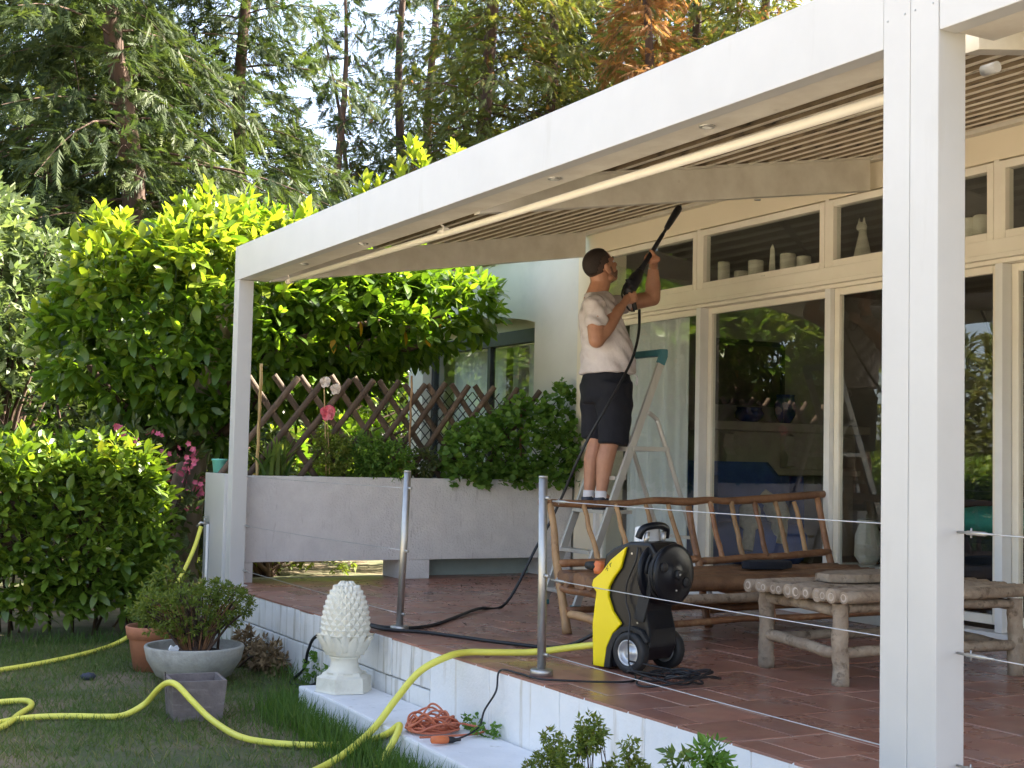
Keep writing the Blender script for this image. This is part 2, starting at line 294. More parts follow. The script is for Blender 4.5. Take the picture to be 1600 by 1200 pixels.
def smooth_path(pts, k=8):
    P = [Vector(p) for p in pts]; out = []
    for i in range(len(P)-1):
        a, b, c, d = P[max(i-1, 0)], P[i], P[i+1], P[min(i+2, len(P)-1)]
        for j in range(k):
            t = j/k; out.append(0.5*((2*b)+(c-a)*t+(2*a-5*b+4*c-d)*t*t+(3*b-a-3*c+d)*t**3))
    out.append(P[-1]); return out
def log_path(p, q, wob, k=6, seed=0):
    p, q = Vector(p), Vector(q); rg = random.Random(seed); d = (q-p).normalized(); x = d.orthogonal().normalized(); y = d.cross(x)
    out = [p]
    for i in range(1, k): out.append(p.lerp(q, i/k) + x*rg.uniform(-wob, wob) + y*rg.uniform(-wob, wob))
    return out + [q]
def log(p, q, r, m, parent, name, wob=0.006, seed=0, r1=None, n=9):
    rg = random.Random(seed*7+1); P = smooth_path(log_path(p, q, wob, 5, seed), 3); r1 = r1 or r
    rs = [(r+(r1-r)*i/(len(P)-1))*rg.uniform(0.93, 1.07) for i in range(len(P))]
    return MB().tube(P, rs, n).build(name, m, parent)

# --- many small faces from one base shape (leaves, fronds, blades)
def rot_basis(d, up, roll):
    """rows of frames: y along d, z near up, rolled; all (M,3) arrays"""
    y = d/np.linalg.norm(d, axis=1, keepdims=True); x = np.cross(y, up); nx = np.linalg.norm(x, axis=1, keepdims=True)
    x = np.where(nx > 1e-4, x/np.maximum(nx, 1e-6), np.array([[1.0, 0, 0]])); z = np.cross(x, y)
    c, s_ = np.cos(roll)[:, None], np.sin(roll)[:, None]; x2 = x*c+z*s_; z2 = -x*s_+z*c
    return np.stack([x2, y, z2], axis=2)
def scatter_mesh(name, bv, bf, pos, B, sc, rnd, off=(0, 0, 0)):
    bv = np.asarray(bv, float); bf = np.asarray(bf, int); M = len(pos); nv = len(bv); k = bf.shape[1]
    sc = np.asarray(sc, float); sc = sc[:, None, None] if sc.ndim == 1 else sc[:, None, :]
    V = np.einsum('mij,mnj->mni', B, bv[None]*sc) + pos[:, None, :] - np.asarray(off)[None, None]
    F = (bf[None]+(np.arange(M)*nv)[:, None, None]).reshape(-1, k)
    me = bpy.data.meshes.new(name); me.vertices.add(M*nv); me.vertices.foreach_set('co', V.reshape(-1).astype(np.float32))
    nf = len(F); me.loops.add(nf*k); me.loops.foreach_set('vertex_index', F.reshape(-1).astype(np.int32))
    me.polygons.add(nf); me.polygons.foreach_set('loop_start', (np.arange(nf)*k).astype(np.int32))
    me.polygons.foreach_set('use_smooth', np.ones(nf, bool)); me.update(calc_edges=True)
    a = me.attributes.new('rnd', 'FLOAT', 'POINT'); a.data.foreach_set('value', np.repeat(rnd, nv).astype(np.float32)); return me
# base shapes, unit length along +y
LEAF_V = [(0,0,0),(0,.33,.02),(0,.7,.0),(0,1,-.07),(-.15,.22,.045),(-.205,.5,.04),(-.13,.8,.0),(.15,.22,.045),(.205,.5,.04),(.13,.8,.0)]
LEAF_F = [(0,1,4),(4,1,5),(1,2,5),(5,2,6),(2,3,6),(0,7,1),(7,8,1),(1,8,2),(8,9,2),(2,9,3)]
SMALL_V = [(0,0,0),(-.2,.45,.03),(0,1,-.03),(.2,.45,.03)]; SMALL_F = [(0,3,1),(1,3,2)]
ROUND_V = [(0,.5,-.05)]+[(.5*math.sin(a)*(1.0 if i % 2 else .86), .5-.5*math.cos(a)*(1.0 if i % 2 else .86), .04*(i % 2)) for i, a in enumerate([2*math.pi*j/10 for j in range(10)])]
ROUND_F = [(0, 1+(i+1) % 10, 1+i) for i in range(10)]
def frond(pairs=6, ang=0.66, w=0.21):
    v, f = [], []
    for i in range(pairs):
        t = 0.06+0.9*i/pairs; L = 0.40*(1-t*0.68)
        for sgn in (-1, 1):
            k = len(v); dx, dy = sgn*math.sin(ang)*L, math.cos(ang)*L
            v += [(0, t-w*.4, -.10*t*t), (sgn*.01, t+w*.4, -.1*t*t), (dx, t+dy+(.03 if i % 2 else -.03), -.10*t*t-.22*L)]; f += [(k, k+1, k+2)]
    k = len(v); v += [(-.016, 0, 0), (.016, 0, 0), (0, 1.05, -.12)]; f += [(k, k+1, k+2)]; return v, f
FROND_V, FROND_F = frond()
def leafy(name, parts, parent=None, off=None, kind=None):
    pass
def rnd_dirs(n, rng): v = rng.normal(size=(n, 3)); return v/np.linalg.norm(v, axis=1, keepdims=True)

# ================================================================== SETTING: lawn, terrace, ledge
MB().add([(-90,-70,GZ),(40,-70,GZ),(40,90,GZ),(-90,90,GZ)], [(0,1,2,3)]).build('lawn', 'lawn_soil'); tag(bpy.data.objects['lawn'], 'mown lawn in the shade in front of the terrace', None, None, 'structure')

MB().add([(-6,-18,GZ+.004),(22,-18,GZ+.004),(22,-4.3,GZ+.004),(9,-3.9,GZ+.004),(2,-4.6,GZ+.004),(-6,-6.5,GZ+.004)], [(0,1,2,3,4,5)]).build('gravel_court', 'gravel'); tag(bpy.data.objects['gravel_court'], 'pale sunlit gravel court beyond the lawn', None, None, 'structure')  # unseen pale ground, added to bounce sunlight up under the pergola roof
T = MB().box((-0.55, 0.035, GZ-0.2), (9.6, 3.0, -0.0025)).build('terrace', 'grout'); tag(T, 'raised terrace paved with wet terracotta tiles', None, None, 'structure')
# floor tiles: running bond along y, 0.315 x 0.31 m with 8 mm joints
tv = []
def tile_mesh(dx, dy):
    m = MB().box((0, 0, -0.012), (dx, dy, 0.0)).mesh('tile', bevel=0.0025); m.materials.append(MATS['tile']); return m
TX, TY, J = 0.315, 0.31, 0.007
cache = {}; tcount = 0; rest = MB()
cells = []
for k in range(-19, 14):
    x0 = 5.255+TX*k
    if x0 < -0.6: continue
    off = 0.10 if k % 2 == 0 else 0.255
    j = -1
    while True:
        y0, y1 = off+TY*(j)+J, off+TY*(j+1); j += 1
        y0 = max(y0, -0.012); y1 = min(y1, 2.985)
        if y0 > 2.95: break
        if y1-y0 < 0.03: continue
        cells.append(((x0-CAM[0])**2+(y0-CAM[1])**2, x0, y0, TX-J, y1-y0))
cells.sort()
for i, (_, x0, y0, dx, dy) in enumerate(cells):
    zt = random.uniform(-0.0014, 0.0012)
    if i < 300:
        key = (round(dx, 3), round(dy, 3))
        if key not in cache: cache[key] = tile_mesh(dx, dy)
        link('tile', cache[key], None, T, (x0, y0, zt)).rotation_euler = (random.uniform(-.004, .004), random.uniform(-.004, .004), 0)
    else: rest.box((x0, y0, -0.012), (x0+dx, y0+dy, zt))
if rest.v: tag(rest.build('far_tiles', 'tile', T), kind='stuff')
# front face of the terrace: painted blocks on the left, smoother render to the right
bx = 0.0; bl = 0.235; row = 0
blk = {}
def block(x0, x1, z0, z1, m, yo):
    key = (round(x1-x0, 3), round(z1-z0, 3), m)
    if key not in blk:
        me = MB().box((0, 0, 0), (x1-x0, 0.05, z1-z0)).mesh('block', bevel=0.007); me.materials.append(MATS[m]); blk[key] = me
    link('block', blk[key], None, T, (x0, -0.012+yo, z0))
zc = (-0.20, -0.006)
x = -0.02
while x < 3.3:
    L = bl; block(x+.003, x+L-.003, -0.197, -0.004, 'block_white', random.uniform(-.004, .004)); block(x+.003, x+L-.003, GZ-.02, -0.203, 'block_white', random.uniform(-.004, .004)); x += L
n0 = x
while x < 9.4:
    L = 0.62; block(x+.0012, x+L-.0012, GZ-.02, -0.004, 'wall_white', random.uniform(-.0015, .0015)); x += L
MB().box((-0.5, 0.030, GZ-.1), (9.5, 0.036, -0.014)).build('joint_mortar', 'mortar_dirty', T)
# small cracked chips along the top edge
LG = MB(); pts = [(2.62,-0.37),(3.2,-0.36),(4.0,-0.39),(5.2,-0.43),(7.0,-0.45),(9.3,-0.46),(9.3,-0.02),(2.66,-0.02)]
LG.prism(pts, (0,0,0), (1,0,0), (0,1,0), (0,0,1), GZ-.1, -0.29); o = LG.build('concrete_ledge', 'ledge_white', None, 0.012); tag(o, 'white painted concrete ledge at the foot of the terrace', None, None, 'structure')

# dark wet flakes washed down from the slats
n = 2600; px = RNG.uniform(-0.0, 4.6, n); py = 0.15+2.75*RNG.beta(2.2, 1.3, n)
keep = RNG.random(n) < np.clip(1.15-0.22*px, 0.15, 1); px, py = px[keep], py[keep]; n = len(px)
D = rnd_dirs(n, RNG); D[:, 2] *= 0.12; me = scatter_mesh('debris', SMALL_V, SMALL_F, np.stack([px, py, np.full(n, 0.004)], 1), rot_basis(D, np.array([[0, 0, 1.0]]), np.zeros(n)), RNG.uniform(.012, .042, n), RNG.random(n))
tag(link('leaf_litter', me, 'debris'), 'dark wet flakes of leaf litter scattered over the tiles', 'litter', None, 'stuff')

# ================================================================== HOUSE
W = 3.0
H = thing('house', 'white house front with cream framed transom windows and sliding glass doors', 'house', (0, W, 0))
zt0, zt1 = 2.262, 2.605                                     # transom glass
MB().box((-0.05, W+.00, 2.665), (9.9, W+.25, 2.97)).build('header_wall', 'header_paint', H)
MB().box((-0.05, W-.04, -.02), (0.24, W+.25, 2.665)).build('corner_pilaster', 'header_paint', H, 0.006)
MB().box((9.5, W-.0, -.02), (9.9, W+.25, 2.665)).build('wall', 'header_paint', H)
MB().box((-.06, W+.0, 2.972), (10.1, W+.36, 3.01)).build('coping', 'roof_tile', H)
MB().box((-3.72, W+.0, 2.802), (-.062, W+.36, 2.84)).build('coping', 'roof_tile', H)
MB().add([(-3.6, W+.34, 2.82), (10, W+.34, 2.985), (10, W+4.2, 3.9), (-3.6, W+4.2, 3.9), (-3.6, W+8, 3.0), (10, W+8, 3.0)], [(0,1,2,3), (3,2,5,4), (1, 5, 2), (0, 3, 4), (0, 4, 5, 1)]).build('roof', 'roof_tile', H)
# transom row
def frame_rect(mb, x0, x1, z0, z1, t, y0, y1):
    mb.box((x0, y0, z0), (x0+t, y1, z1)); mb.box((x1-t, y0, z0), (x1, y1, z1))
    mb.box((x0+t, y0, z0), (x1-t, y1, z0+t)); mb.box((x0+t, y0, z1-t), (x1-t, y1, z1))
PITCH = 1.374
for k in range(-1, 6):
    x0 = 1.660+PITCH*k; x1 = x0+1.245
    fr = MB(); frame_rect(fr, x0-.045, x1+.045, zt0-.045, zt1+.045, .045, W-.022, W+.045)
    f = fr.build('transom_frame', 'frame_cream', H, 0.004)
    MB().box((x0+.001, W+.010, zt0+.001), (x1-.001, W+.014, zt1-.001)).build('pane', 'glass', f)
    MB().box((x0+.66, W-.026, zt0-.028), (x0+.70, W-.0225, zt0-.020)).build('drain_cap', 'cream_alu', f)
    MB().box((x1+.0465, W-.018, zt0-.05), (x1+.0825, W+.04, zt1+.058)).build('mullion', 'frame_cream', H, 0.003)
rl = MB(); rl.box((0.242, W-.045, 2.135), (9.5, W+.05, 2.2155)); rl.box((0.242, W-.062, 2.105), (9.5, W+.05, 2.134)); rl.box((0.242, W-.03, 2.080), (9.5, W+.05, 2.104))
rl.build('transom_rail', 'frame_cream', H, 0.004)
# sliding doors
for k in range(-1, 6):
    x0 = 1.60+PITCH*k; x1 = x0+PITCH
    st = MB().box((x0+.0, W-.034, 0.065), (x0+.052, W+.05, 2.079)).build('door_post', 'frame_white' , H, 0.003)
    yo = 0.0 if k % 2 else 0.035
    fr = MB(); fr.box((x0+.055, W+yo, .10), (x0+.100, W+yo+.04, 2.078)); fr.box((x1-.045, W+yo, .10), (x1-.003, W+yo+.04, 2.078)); fr.box((x0+.100, W+yo, .10), (x1-.045, W+yo+.04, .15)); fr.box((x0+.100, W+yo, 2.035), (x1-.045, W+yo+.04, 2.078))
    f = fr.build('sliding_door', 'frame_cream', H, 0.003)
    MB().box((x0+.1005, W+yo+.018, .1505), (x1-.0455, W+yo+.022, 2.0345)).build('pane', 'glass', f)
MB().box((0.242, W-.05, 0.0), (9.5, W+.09, 0.062)).build('door_sill', 'frame_white', H, 0.004)
# left wing: wall with a shallow-arched window
ax0, ax1 = -3.25, -0.895; zs = 0.55
def arch(t): return 2.185 + 0.11*math.sin(math.pi*t)**0.8
WY = W+.03
MB().box((ax1, WY, GZ), (-0.052, WY+.24, 2.80)).build('wall', 'house_paint', H)
MB().box((-3.6, WY, GZ), (ax0, WY+.24, 2.80)).build('wall', 'house_paint', H)
MB().box((ax0, WY, GZ), (ax1, WY+.24, zs)).build('wall', 'house_paint', H)
N = 16; poly = [(ax0+(ax1-ax0)*i/N, arch(i/N)) for i in range(N+1)] + [(ax1, 2.80), (ax0, 2.80)]
MB().prism(poly, (0, 0, 0), (1, 0, 0), (0, 0, 1), (0, 1, 0), WY, WY+.24).build('arched_wall', 'house_paint', H)
MB().box((-3.6, WY+.25, GZ), (-3.4, W+7.8, 2.80)).build('gable_wall', 'house_paint', H)
MB().box((9.7, W+.26, GZ), (9.9, W+7.8, 2.99)).build('gable_wall', 'house_paint', H)
MB().box((ax0, WY+.17, 2.02), (ax1, WY+.22, 2.34)).build('shutter_box', 'header_paint', H)
MB().box((ax0, WY+.08, 2.03), (ax1, WY+.165, 2.15)).build('lintel', 'frame_dark', H)
fr = MB(); yy = WY+.10
for a, b in ((ax0, ax0+.07), (-1.99, -1.93), (ax1-.03, ax1)): fr.box((a, yy, zs), (b, yy+.06, 2.03))
fr.box((ax0+.07, yy, zs), (-1.99, yy+.06, zs+.06)); fr.box((-1.93, yy, zs), (ax1-.03, yy+.06, zs+.06))
f = fr.build('wing_window', 'frame_dark', H, 0.004)
for a, b in ((ax0+.07, -1.99), (-1.93, ax1-.03)):
    MB().box((a+.001, yy+.025, zs+.061), (b-.001, yy+.03, 2.029)).build('pane', 'glass', f)
# interior shell
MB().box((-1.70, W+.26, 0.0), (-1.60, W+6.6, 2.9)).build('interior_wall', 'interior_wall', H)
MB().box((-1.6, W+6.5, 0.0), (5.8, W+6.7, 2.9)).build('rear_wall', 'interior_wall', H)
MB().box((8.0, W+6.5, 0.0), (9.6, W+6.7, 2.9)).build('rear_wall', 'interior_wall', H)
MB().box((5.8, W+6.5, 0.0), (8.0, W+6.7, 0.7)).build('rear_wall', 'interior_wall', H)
MB().box((5.8, W+6.5, 2.3), (8.0, W+6.7, 2.9)).build('rear_wall', 'interior_wall', H)  # opening in the unseen rear wall, added to let daylight into the room
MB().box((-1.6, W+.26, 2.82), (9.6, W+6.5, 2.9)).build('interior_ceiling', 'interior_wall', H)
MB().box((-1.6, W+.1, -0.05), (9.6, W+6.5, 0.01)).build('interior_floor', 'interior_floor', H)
MB().box((-3.39, W+1.6, GZ), (-1.71, W+1.7, 3)).build('interior_wall', 'interior_wall', H)
MB().box((0.245, W+.27, 2.215), (9.4, W+.42, 2.24)).build('interior_shelf', 'interior_wall', H)

# --- curtains
def curtain(x0, x1, y, z0, z1, label, amp=.035, fr_=26, seed=0, group=None):
    n = 60; rg = random.Random(seed); ph = [rg.uniform(0, 6.3) for _ in range(3)]; m = MB(); vs = []
    for j in range(2):
        for i in range(n+1):
            x = x0+(x1-x0)*i/n; yy_ = y+amp*math.sin(fr_*(x-x0)+ph[0])+amp*.5*math.sin(fr_*2.3*(x-x0)+ph[1]); vs.append((x, yy_, (z0, z1)[j]))
    for j in range(2):
        for i in range(n+1): a = vs[j*(n+1)+i]; vs.append((a[0], a[1]+.006, a[2]))
    K = n+1; fs = []
    for i in range(n): fs += [(i, i+1, K+i+1, K+i), (2*K+i+1, 2*K+i, 3*K+i, 3*K+i+1)]
    o = m.add(vs, fs, True).build('curtain', 'curtain_sheer'); return tag(o, label, 'curtain', group)
curtain(0.30, 1.08, W+.24, 0.03, 2.12, 'white sheer curtain drawn back behind the glass door next to the ladder', seed=1)
curtain(-3.15, -2.02, WY+.33, 0.5, 2.1, 'pale curtain behind the left pane of the arched wing window', .02, 22, 2)
curtain(-1.9, -0.93, WY+.33, 0.5, 2.1, 'pale curtain behind the right pane of the arched wing window', .02, 22, 3)
# --- fireplace mantel on the left room wall (x = -1.6)
F = thing('fireplace', 'pale carved stone fireplace mantel seen through the glass door', 'fireplace', (-1.5, 6.3, 0))
MB().box((-1.6, 5.25, 1.30), (-1.22, 7.35, 1.39)).build('mantel_shelf', 'mantel_stone', F, .015)
MB().box((-1.6, 5.35, 0.92), (-1.34, 7.25, 1.30)).build('frieze', 'mantel_stone', F, .01)
MB().box((-1.6, 5.32, 0.86), (-1.29, 7.28, 0.92)).build('moulding', 'mantel_stone', F, .01)
for y in (5.50, 6.28, 7.08):
    MB().prism([(0,0),(.11,.02),(.13,.12),(.06,.2),(.09,.33),(0,.36)], (-1.34, y-.06, .93), (1,0,0), (0,0,1), (0,1,0), 0, .12).build('corbel', 'mantel_stone', F, .008)
for y in (5.4, 7.0): MB().box((-1.6, y, 0.01), (-1.36, y+.24, 0.86)).build('jamb', 'mantel_stone', F, .01)
def vase(y, r, h, lab):
    o = MB().lathe([(r*.5, 0), (r*.95, h*.3), (r, h*.62), (r*.82, h*.9), (r*.9, h), (r*.8, h), (r*.7, h*.85)], (-1.40, y, 1.391), 18).build('vase', 'vase_blue'); tag(o, lab, 'vase')
vase(6.33, .115, .30, 'tall deep blue vase on the mantel shelf'); vase(5.86, .15, .15, 'low dark blue bowl on the mantel shelf')
P_ = thing('picture', 'dark framed picture on the wall above the mantel', 'picture', (-1.58, 6.2, 1.9))
MB().box((-1.599, 5.55, 1.62), (-1.57, 6.4, 2.2)).build('canvas', 'picture_dark', P_); fr = MB()
fr.box((-1.599, 5.5, 1.57), (-1.55, 6.45, 1.62)); fr.box((-1.599, 5.5, 2.2), (-1.55, 6.45, 2.25)); fr.box((-1.599, 5.5, 1.62), (-1.55, 5.55, 2.2)); fr.box((-1.599, 6.4, 1.62), (-1.55, 6.45, 2.2)); fr.build('picture_frame', 'iron', P_)
# --- armchair and bits
A = thing('armchair', 'blue round-backed armchair with a pale throw behind the glass door', 'armchair', (0.2, 4.55, 0.01))
prof = [(math.cos(t)*.56, math.sin(t)*.56) for t in [math.radians(a) for a in range(70, 292, 12)]]
bk = MB(); vs = []
for k_, (z, s_) in enumerate(((.12, 1.0), (.6, 1.0), (.86, .98))):
    for (a, b) in prof: vs.append((.2+a*s_, 4.55+b*s_*.95, z+(.12 if k_ == 2 and a < -.2 else 0)))
for k_, (z, s_) in enumerate(((.86, .74), (.6, .74), (.12, .74))):
    for (a, b) in prof: vs.append((.2+a*s_, 4.55+b*s_*.95, z+(.12 if k_ == 0 and a < -.2 else 0)))
n_ = len(prof); fs = []
for r_ in range(5):
    for i in range(n_-1): fs.append((r_*n_+i, r_*n_+i+1, (r_+1)*n_+i+1, (r_+1)*n_+i))
bk.add(vs, fs, True).build('backrest', 'chair_blue', A)
MB().lathe([(.44, .12), (.5, .2), (.5, .36), (.42, .44), (.1, .46)], (.25, 4.55, 0), 22).build('seat', 'chair_blue', A)
for a, b in ((.5, .3), (.5, -.3), (-.2, .3), (-.2, -.3)): MB().lathe([(.02, .012), (.03, .12)], (.2+a, 4.55+b, 0), 8).build('leg', 'iron', A)
o = MB().tube(smooth_path([(.72, 4.16, .25), (.70, 4.2, .42), (.64, 4.25, .56), (.55, 4.3, .64)], 5), [.05]*6+[.09]*6+[.05]*4, 9).tube(smooth_path([(.70, 4.50, .30), (.69, 4.52, .48), (.64, 4.50, .62), (.56, 4.44, .70)], 5), [.07]*6+[.10]*6+[.06]*4, 9).build('throw', 'throw_beige'); tag(o, 'shaggy cream throw hanging over the blue armchair', 'throw')
# --- row of candles, obelisk, cat figure on the shelf behind the transoms
def candle(x, r, h, lab):
    t = thing('candle', lab, 'candle', (x, W+.345, 2.24), 'candles on the shelf behind the transom window')
    MB().lathe([(r, 0), (r, h*.97), (r*.9, h)], (x, W+.345, 2.24), 18).build('wax', 'candle_wax', t); MB().tube([(x, W+.345, 2.24+h), (x+.003, W+.345, 2.24+h+.015)], .002, 5).build('wick', 'iron', t)
sh = lambda u, v: at(u, v, y=W+.345)
candle(sh(1131, 420).x, .045, .235, 'tall pale pillar candle, leftmost on the shelf behind the transom'); candle(sh(1158, 430).x, .052, .14, 'short pale pillar candle second from left behind the transom')
candle(sh(1181, 420).x, .055, .20, 'thick pale pillar candle left of the obelisk'); candle(sh(1231, 410).x, .055, .205, 'thick pale pillar candle right of the obelisk'); candle(sh(1256, 410).x, .05, .165, 'short pale pillar candle rightmost in its transom window')
candle(sh(1517, 370).x, .05, .21, 'pale pillar candle behind the transom right of the big white post'); candle(sh(1534, 370).x, .05, .215, 'pale pillar candle close to the mullion right of the big white post')
x = sh(1207, 400).x; o = MB().lathe([(.055, 0), (.05, .05), (.035, .06), (.02, .26), (.0, .30)], (x, W+.345, 2.24), 4, sm=False).build('obelisk', 'candle_wax'); tag(o, 'slim pale obelisk between candles behind the transom', 'ornament')
x = sh(1348, 370).x; ct = thing('cat_figure', 'tall slender pale cat figure behind the transom beside the white post', 'figurine', (x, W+.345, 2.24))
MB().lathe([(.05, 0), (.062, .03), (.058, .1), (.04, .18), (.026, .24), (.024, .27)], (x, W+.345, 2.24), 14).build('body', 'candle_wax', ct)
MB().ball((x-.01, W+.345, 2.53), (.04, .032, .034)).build('head', 'candle_wax', ct)
for d in (-.022, .022): MB().lathe([(.014, 0), (.001, .045)], (x-.01+d, W+.345, 2.55), 6).build('ear', 'candle_wax', ct)
# --- right-hand pane: scroll ornament and teal cushion
sp = [( .16*math.exp(-.28*t)*math.cos(t), .16*math.exp(-.28*t)*math.sin(t)) for t in np.linspace(0, 9, 40)]
c = at(1524, 560, y=W+1.2); o = MB().tube([(c.x+a, c.y, c.z+b-.05) for a, b in sp], .009, 6).tube(smooth_path([(c.x+.16, c.y, c.z-.05), (c.x+.13, c.y, c.z+.15), (c.x+.05, c.y, c.z+.32)], 6), .009, 6).build('iron_scroll', 'iron'); tag(o, 'black wrought iron scroll ornament inside the right glass door', 'ornament')
MB_ = MB(); c = at(1560, 815, y=W+1.0); MB_.ball(c, (.42, .25, .10), 14, 8); o = MB_.build('cushion', 'teal_cloth'); tag(o, 'teal cushion inside the right glass door', 'cushion')
s_ = thing('sofa', 'dark low sofa under the teal cushion inside the right door', 'sofa', (c.x, c.y+.1, .01)); MB().box((c.x-.9, c.y-.3, .1), (c.x+.9, c.y+.5, c.z-.09)).build('seat', 'cushion_black', s_, .04); MB().box((c.x-.9, c.y+.5, .1), (c.x+.9, c.y+.7, c.z+.3)).build('backrest', 'cushion_black', s_, .04)
for d in (-.8, .8): MB().box((c.x+d-.03, c.y-.25, .011), (c.x+d+.03, c.y+.45, .1)).build('foot', 'iron', s_)
o = MB().lathe([(.05, 0), (.09, .06), (.085, .2), (.06, .27), (.075, .3)], at(1356, 845, y=W+.6) - Vector((0, 0, .16)), 16).build('jar', 'mantel_stone'); tag(o, 'pale patterned jar inside the door left of the white post', 'jar')
c = at(1356, 845, y=W+.6); st = thing('side_table', 'low pale side table under the patterned jar indoors', 'table', (c.x, c.y, 0)); MB().lathe([(.22, c.z-.19), (.22, c.z-.161)], (c.x, c.y, 0), 18).build('table_top', 'frame_white', st); MB().lathe([(.15, .012), (.03, .05), (.03, c.z-.19)], (c.x, c.y, 0), 12).build('leg', 'frame_white', st)

# ================================================================== PERGOLA
L, PW, HB, HT = 6.673, 0.111, 2.2025, 2.45
PG = thing('pergola', 'white aluminium pergola with a louvred roof over the terrace', 'pergola', (0, 0, 0))
def hollow_post(x0, name='post', z1=HT):
    MB().box((x0, 0, 0.002), (x0+PW-.0015, PW, z1)).build(name, 'white_alu', PG, 0.004)
hollow_post(0, z1=HB-.001); hollow_post(L-PW); hollow_post(L)
MB().box((0, 0, HB), (0.05, PW, HT)).build('corner_cap', 'white_alu', PG, 0.003)
MB().box((-.02, -.02, .0), (PW+.02, PW+.02, .008)).build('foot_plate', 'white_alu', PG)
MB().box((0.0515, 0.001, HB), (L-PW-.0015, 0.07, HT)).build('front_beam', 'white_alu', PG, 0.003)
MB().box((L+PW+.0015, 0.001, HB+.0), (13.2, 0.07, HT)).build('front_beam', 'white_alu', PG, 0.003)
MB().box((0.0515, .0725, HB+.004), (L-PW-.0015, .222, HB+.07)).build('gutter', 'cream_alu', PG, 0.003)
MB().box((L+PW+.0015, .0725, HB+.004), (13.2, .222, HB+.07)).build('gutter', 'cream_alu', PG, 0.003)
MB().box((0.05, .2235, HB+.03), (L-PW, .25, HT)).build('gutter_wall', 'cream_alu', PG, 0.003)
MB().box((L+PW, .2235, HB+.03), (13.2, .25, HT)).build('gutter_wall', 'cream_alu', PG, 0.003)
SL = (2.845-2.375)/(2.99-.25)
def rz(y): return 2.375+SL*(y-.25)
def rafter(x, h=.195, w=.07):
    mb = MB(); y0, y1 = .2515, W-.065
    hf = rz(y0)-HB-.006; mb.add([(x, y0, rz(y0)-hf), (x+w, y0, rz(y0)-hf), (x+w, y1, rz(y1)-h), (x, y1, rz(y1)-h), (x, y0, rz(y0)), (x+w, y0, rz(y0)), (x+w, y1, rz(y1)), (x, y1, rz(y1))],
           [(0,3,2,1),(4,5,6,7),(0,1,5,4),(1,2,6,5),(2,3,7,6),(3,0,4,7)])
    r = mb.build('rafter', 'cream_alu', PG, 0.003)
    lip = MB(); lip.add([(x-.02, y0, rz(y0)-.001), (x+w+.025, y0, rz(y0)-.001), (x+w+.025, y1, rz(y1)-.001), (x-.02, y1, rz(y1)-.001), (x-.02, y0, rz(y0)+.012), (x+w+.025, y0, rz(y0)+.012), (x+w+.025, y1, rz(y1)+.012), (x-.02, y1, rz(y1)+.012)], [(0,3,2,1),(4,5,6,7),(0,1,5,4),(1,2,6,5),(2,3,7,6),(3,0,4,7)]); lip.build('ledge', 'cream_alu', r)
    for y in (1.14, 2.09):
        MB().lathe([(.018, -.004), (.022, 0), (.012, .002)], (x+w/2, y, rz(y)-h-.002), 12).build('spot_light', 'steel', r)
for x in (0.03, 3.34, L-.04, L+3.3): rafter(x)
MB().box((0.0, W-.063, rz(W)-.02), (13.2, W-.004, rz(W)+.10)).build('wall_beam', 'cream_alu', PG, 0.003)
# louvre slats: closed, overlapping like tiles
NS = 18
sx = L-.02
me = None
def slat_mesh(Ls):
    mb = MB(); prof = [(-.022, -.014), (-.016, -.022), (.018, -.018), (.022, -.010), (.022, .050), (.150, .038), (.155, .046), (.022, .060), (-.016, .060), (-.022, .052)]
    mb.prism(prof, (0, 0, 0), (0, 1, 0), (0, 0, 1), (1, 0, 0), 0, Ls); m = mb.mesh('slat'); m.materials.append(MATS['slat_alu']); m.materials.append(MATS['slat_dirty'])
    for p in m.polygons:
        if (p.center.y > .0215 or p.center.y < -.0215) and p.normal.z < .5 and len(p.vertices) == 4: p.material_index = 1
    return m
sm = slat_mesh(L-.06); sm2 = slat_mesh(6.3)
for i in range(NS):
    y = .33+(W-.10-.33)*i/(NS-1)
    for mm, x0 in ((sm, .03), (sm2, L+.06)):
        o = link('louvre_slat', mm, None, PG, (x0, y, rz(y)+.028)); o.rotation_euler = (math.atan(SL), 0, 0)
# rolled tube under the front beam
tb = MB().tube([(.40, .27, 2.183), (3.3, .27, 2.163), (6.52, .27, 2.152)], .0185, 14).build('roller_tube', 'frame_cream', PG)
for x in (.42, 2.93, 6.40): MB().tube([(x, .24, 2.235), (x, .265, 2.215), (x+.04, .275, 2.187)], .006, 6).tube([(x-.03, .27, 2.178), (x+.05, .27, 2.178)], .0215, 12).build('bracket', 'cream_alu', tb)
MB().tube([(L+.03, .27, 2.145), (L+.085, .27, 2.145)], .017, 14).build('roller_end', 'white_alu', PG)
for u, v in ((453, 411), (553, 380), (848, 277), (1080, 194)):
    p = at(u, v, z=HB); x = min(max(p.x, .3), 6.4)
    s_ = MB().lathe([(.030, -.004), (.032, .004), (.02, .006)], (x, .125, HB+.001), 14).build('spot_light', 'steel', PG); MB().lathe([(.018, -.006), (.017, -.003)], (x, .125, HB+.001), 12).build('lens', 'spot_glass', s_)
# screws on the front of the double post
for u, v in ((1387, 34), (1414, 22), (1430, 16), (1458, 5)):
    p = at(u, v, y=0); MB().lathe([(.0035, 0), (.003, .002)], (p.x, .0, p.z), 8, axis=(0, -1, 0)).build('screw', 'steel', PG)
# coil hanging at the upper right
c = at(1592, 50, y=.45)
MB().tube([(c.x+.02+.017*math.cos(t), c.y+.02*1.0+.004*t-.04, c.z+.017*math.sin(t)-.01) for t in np.linspace(0, 24, 90)], .0045, 6).build('cord_coil', 'frame_white', PG)

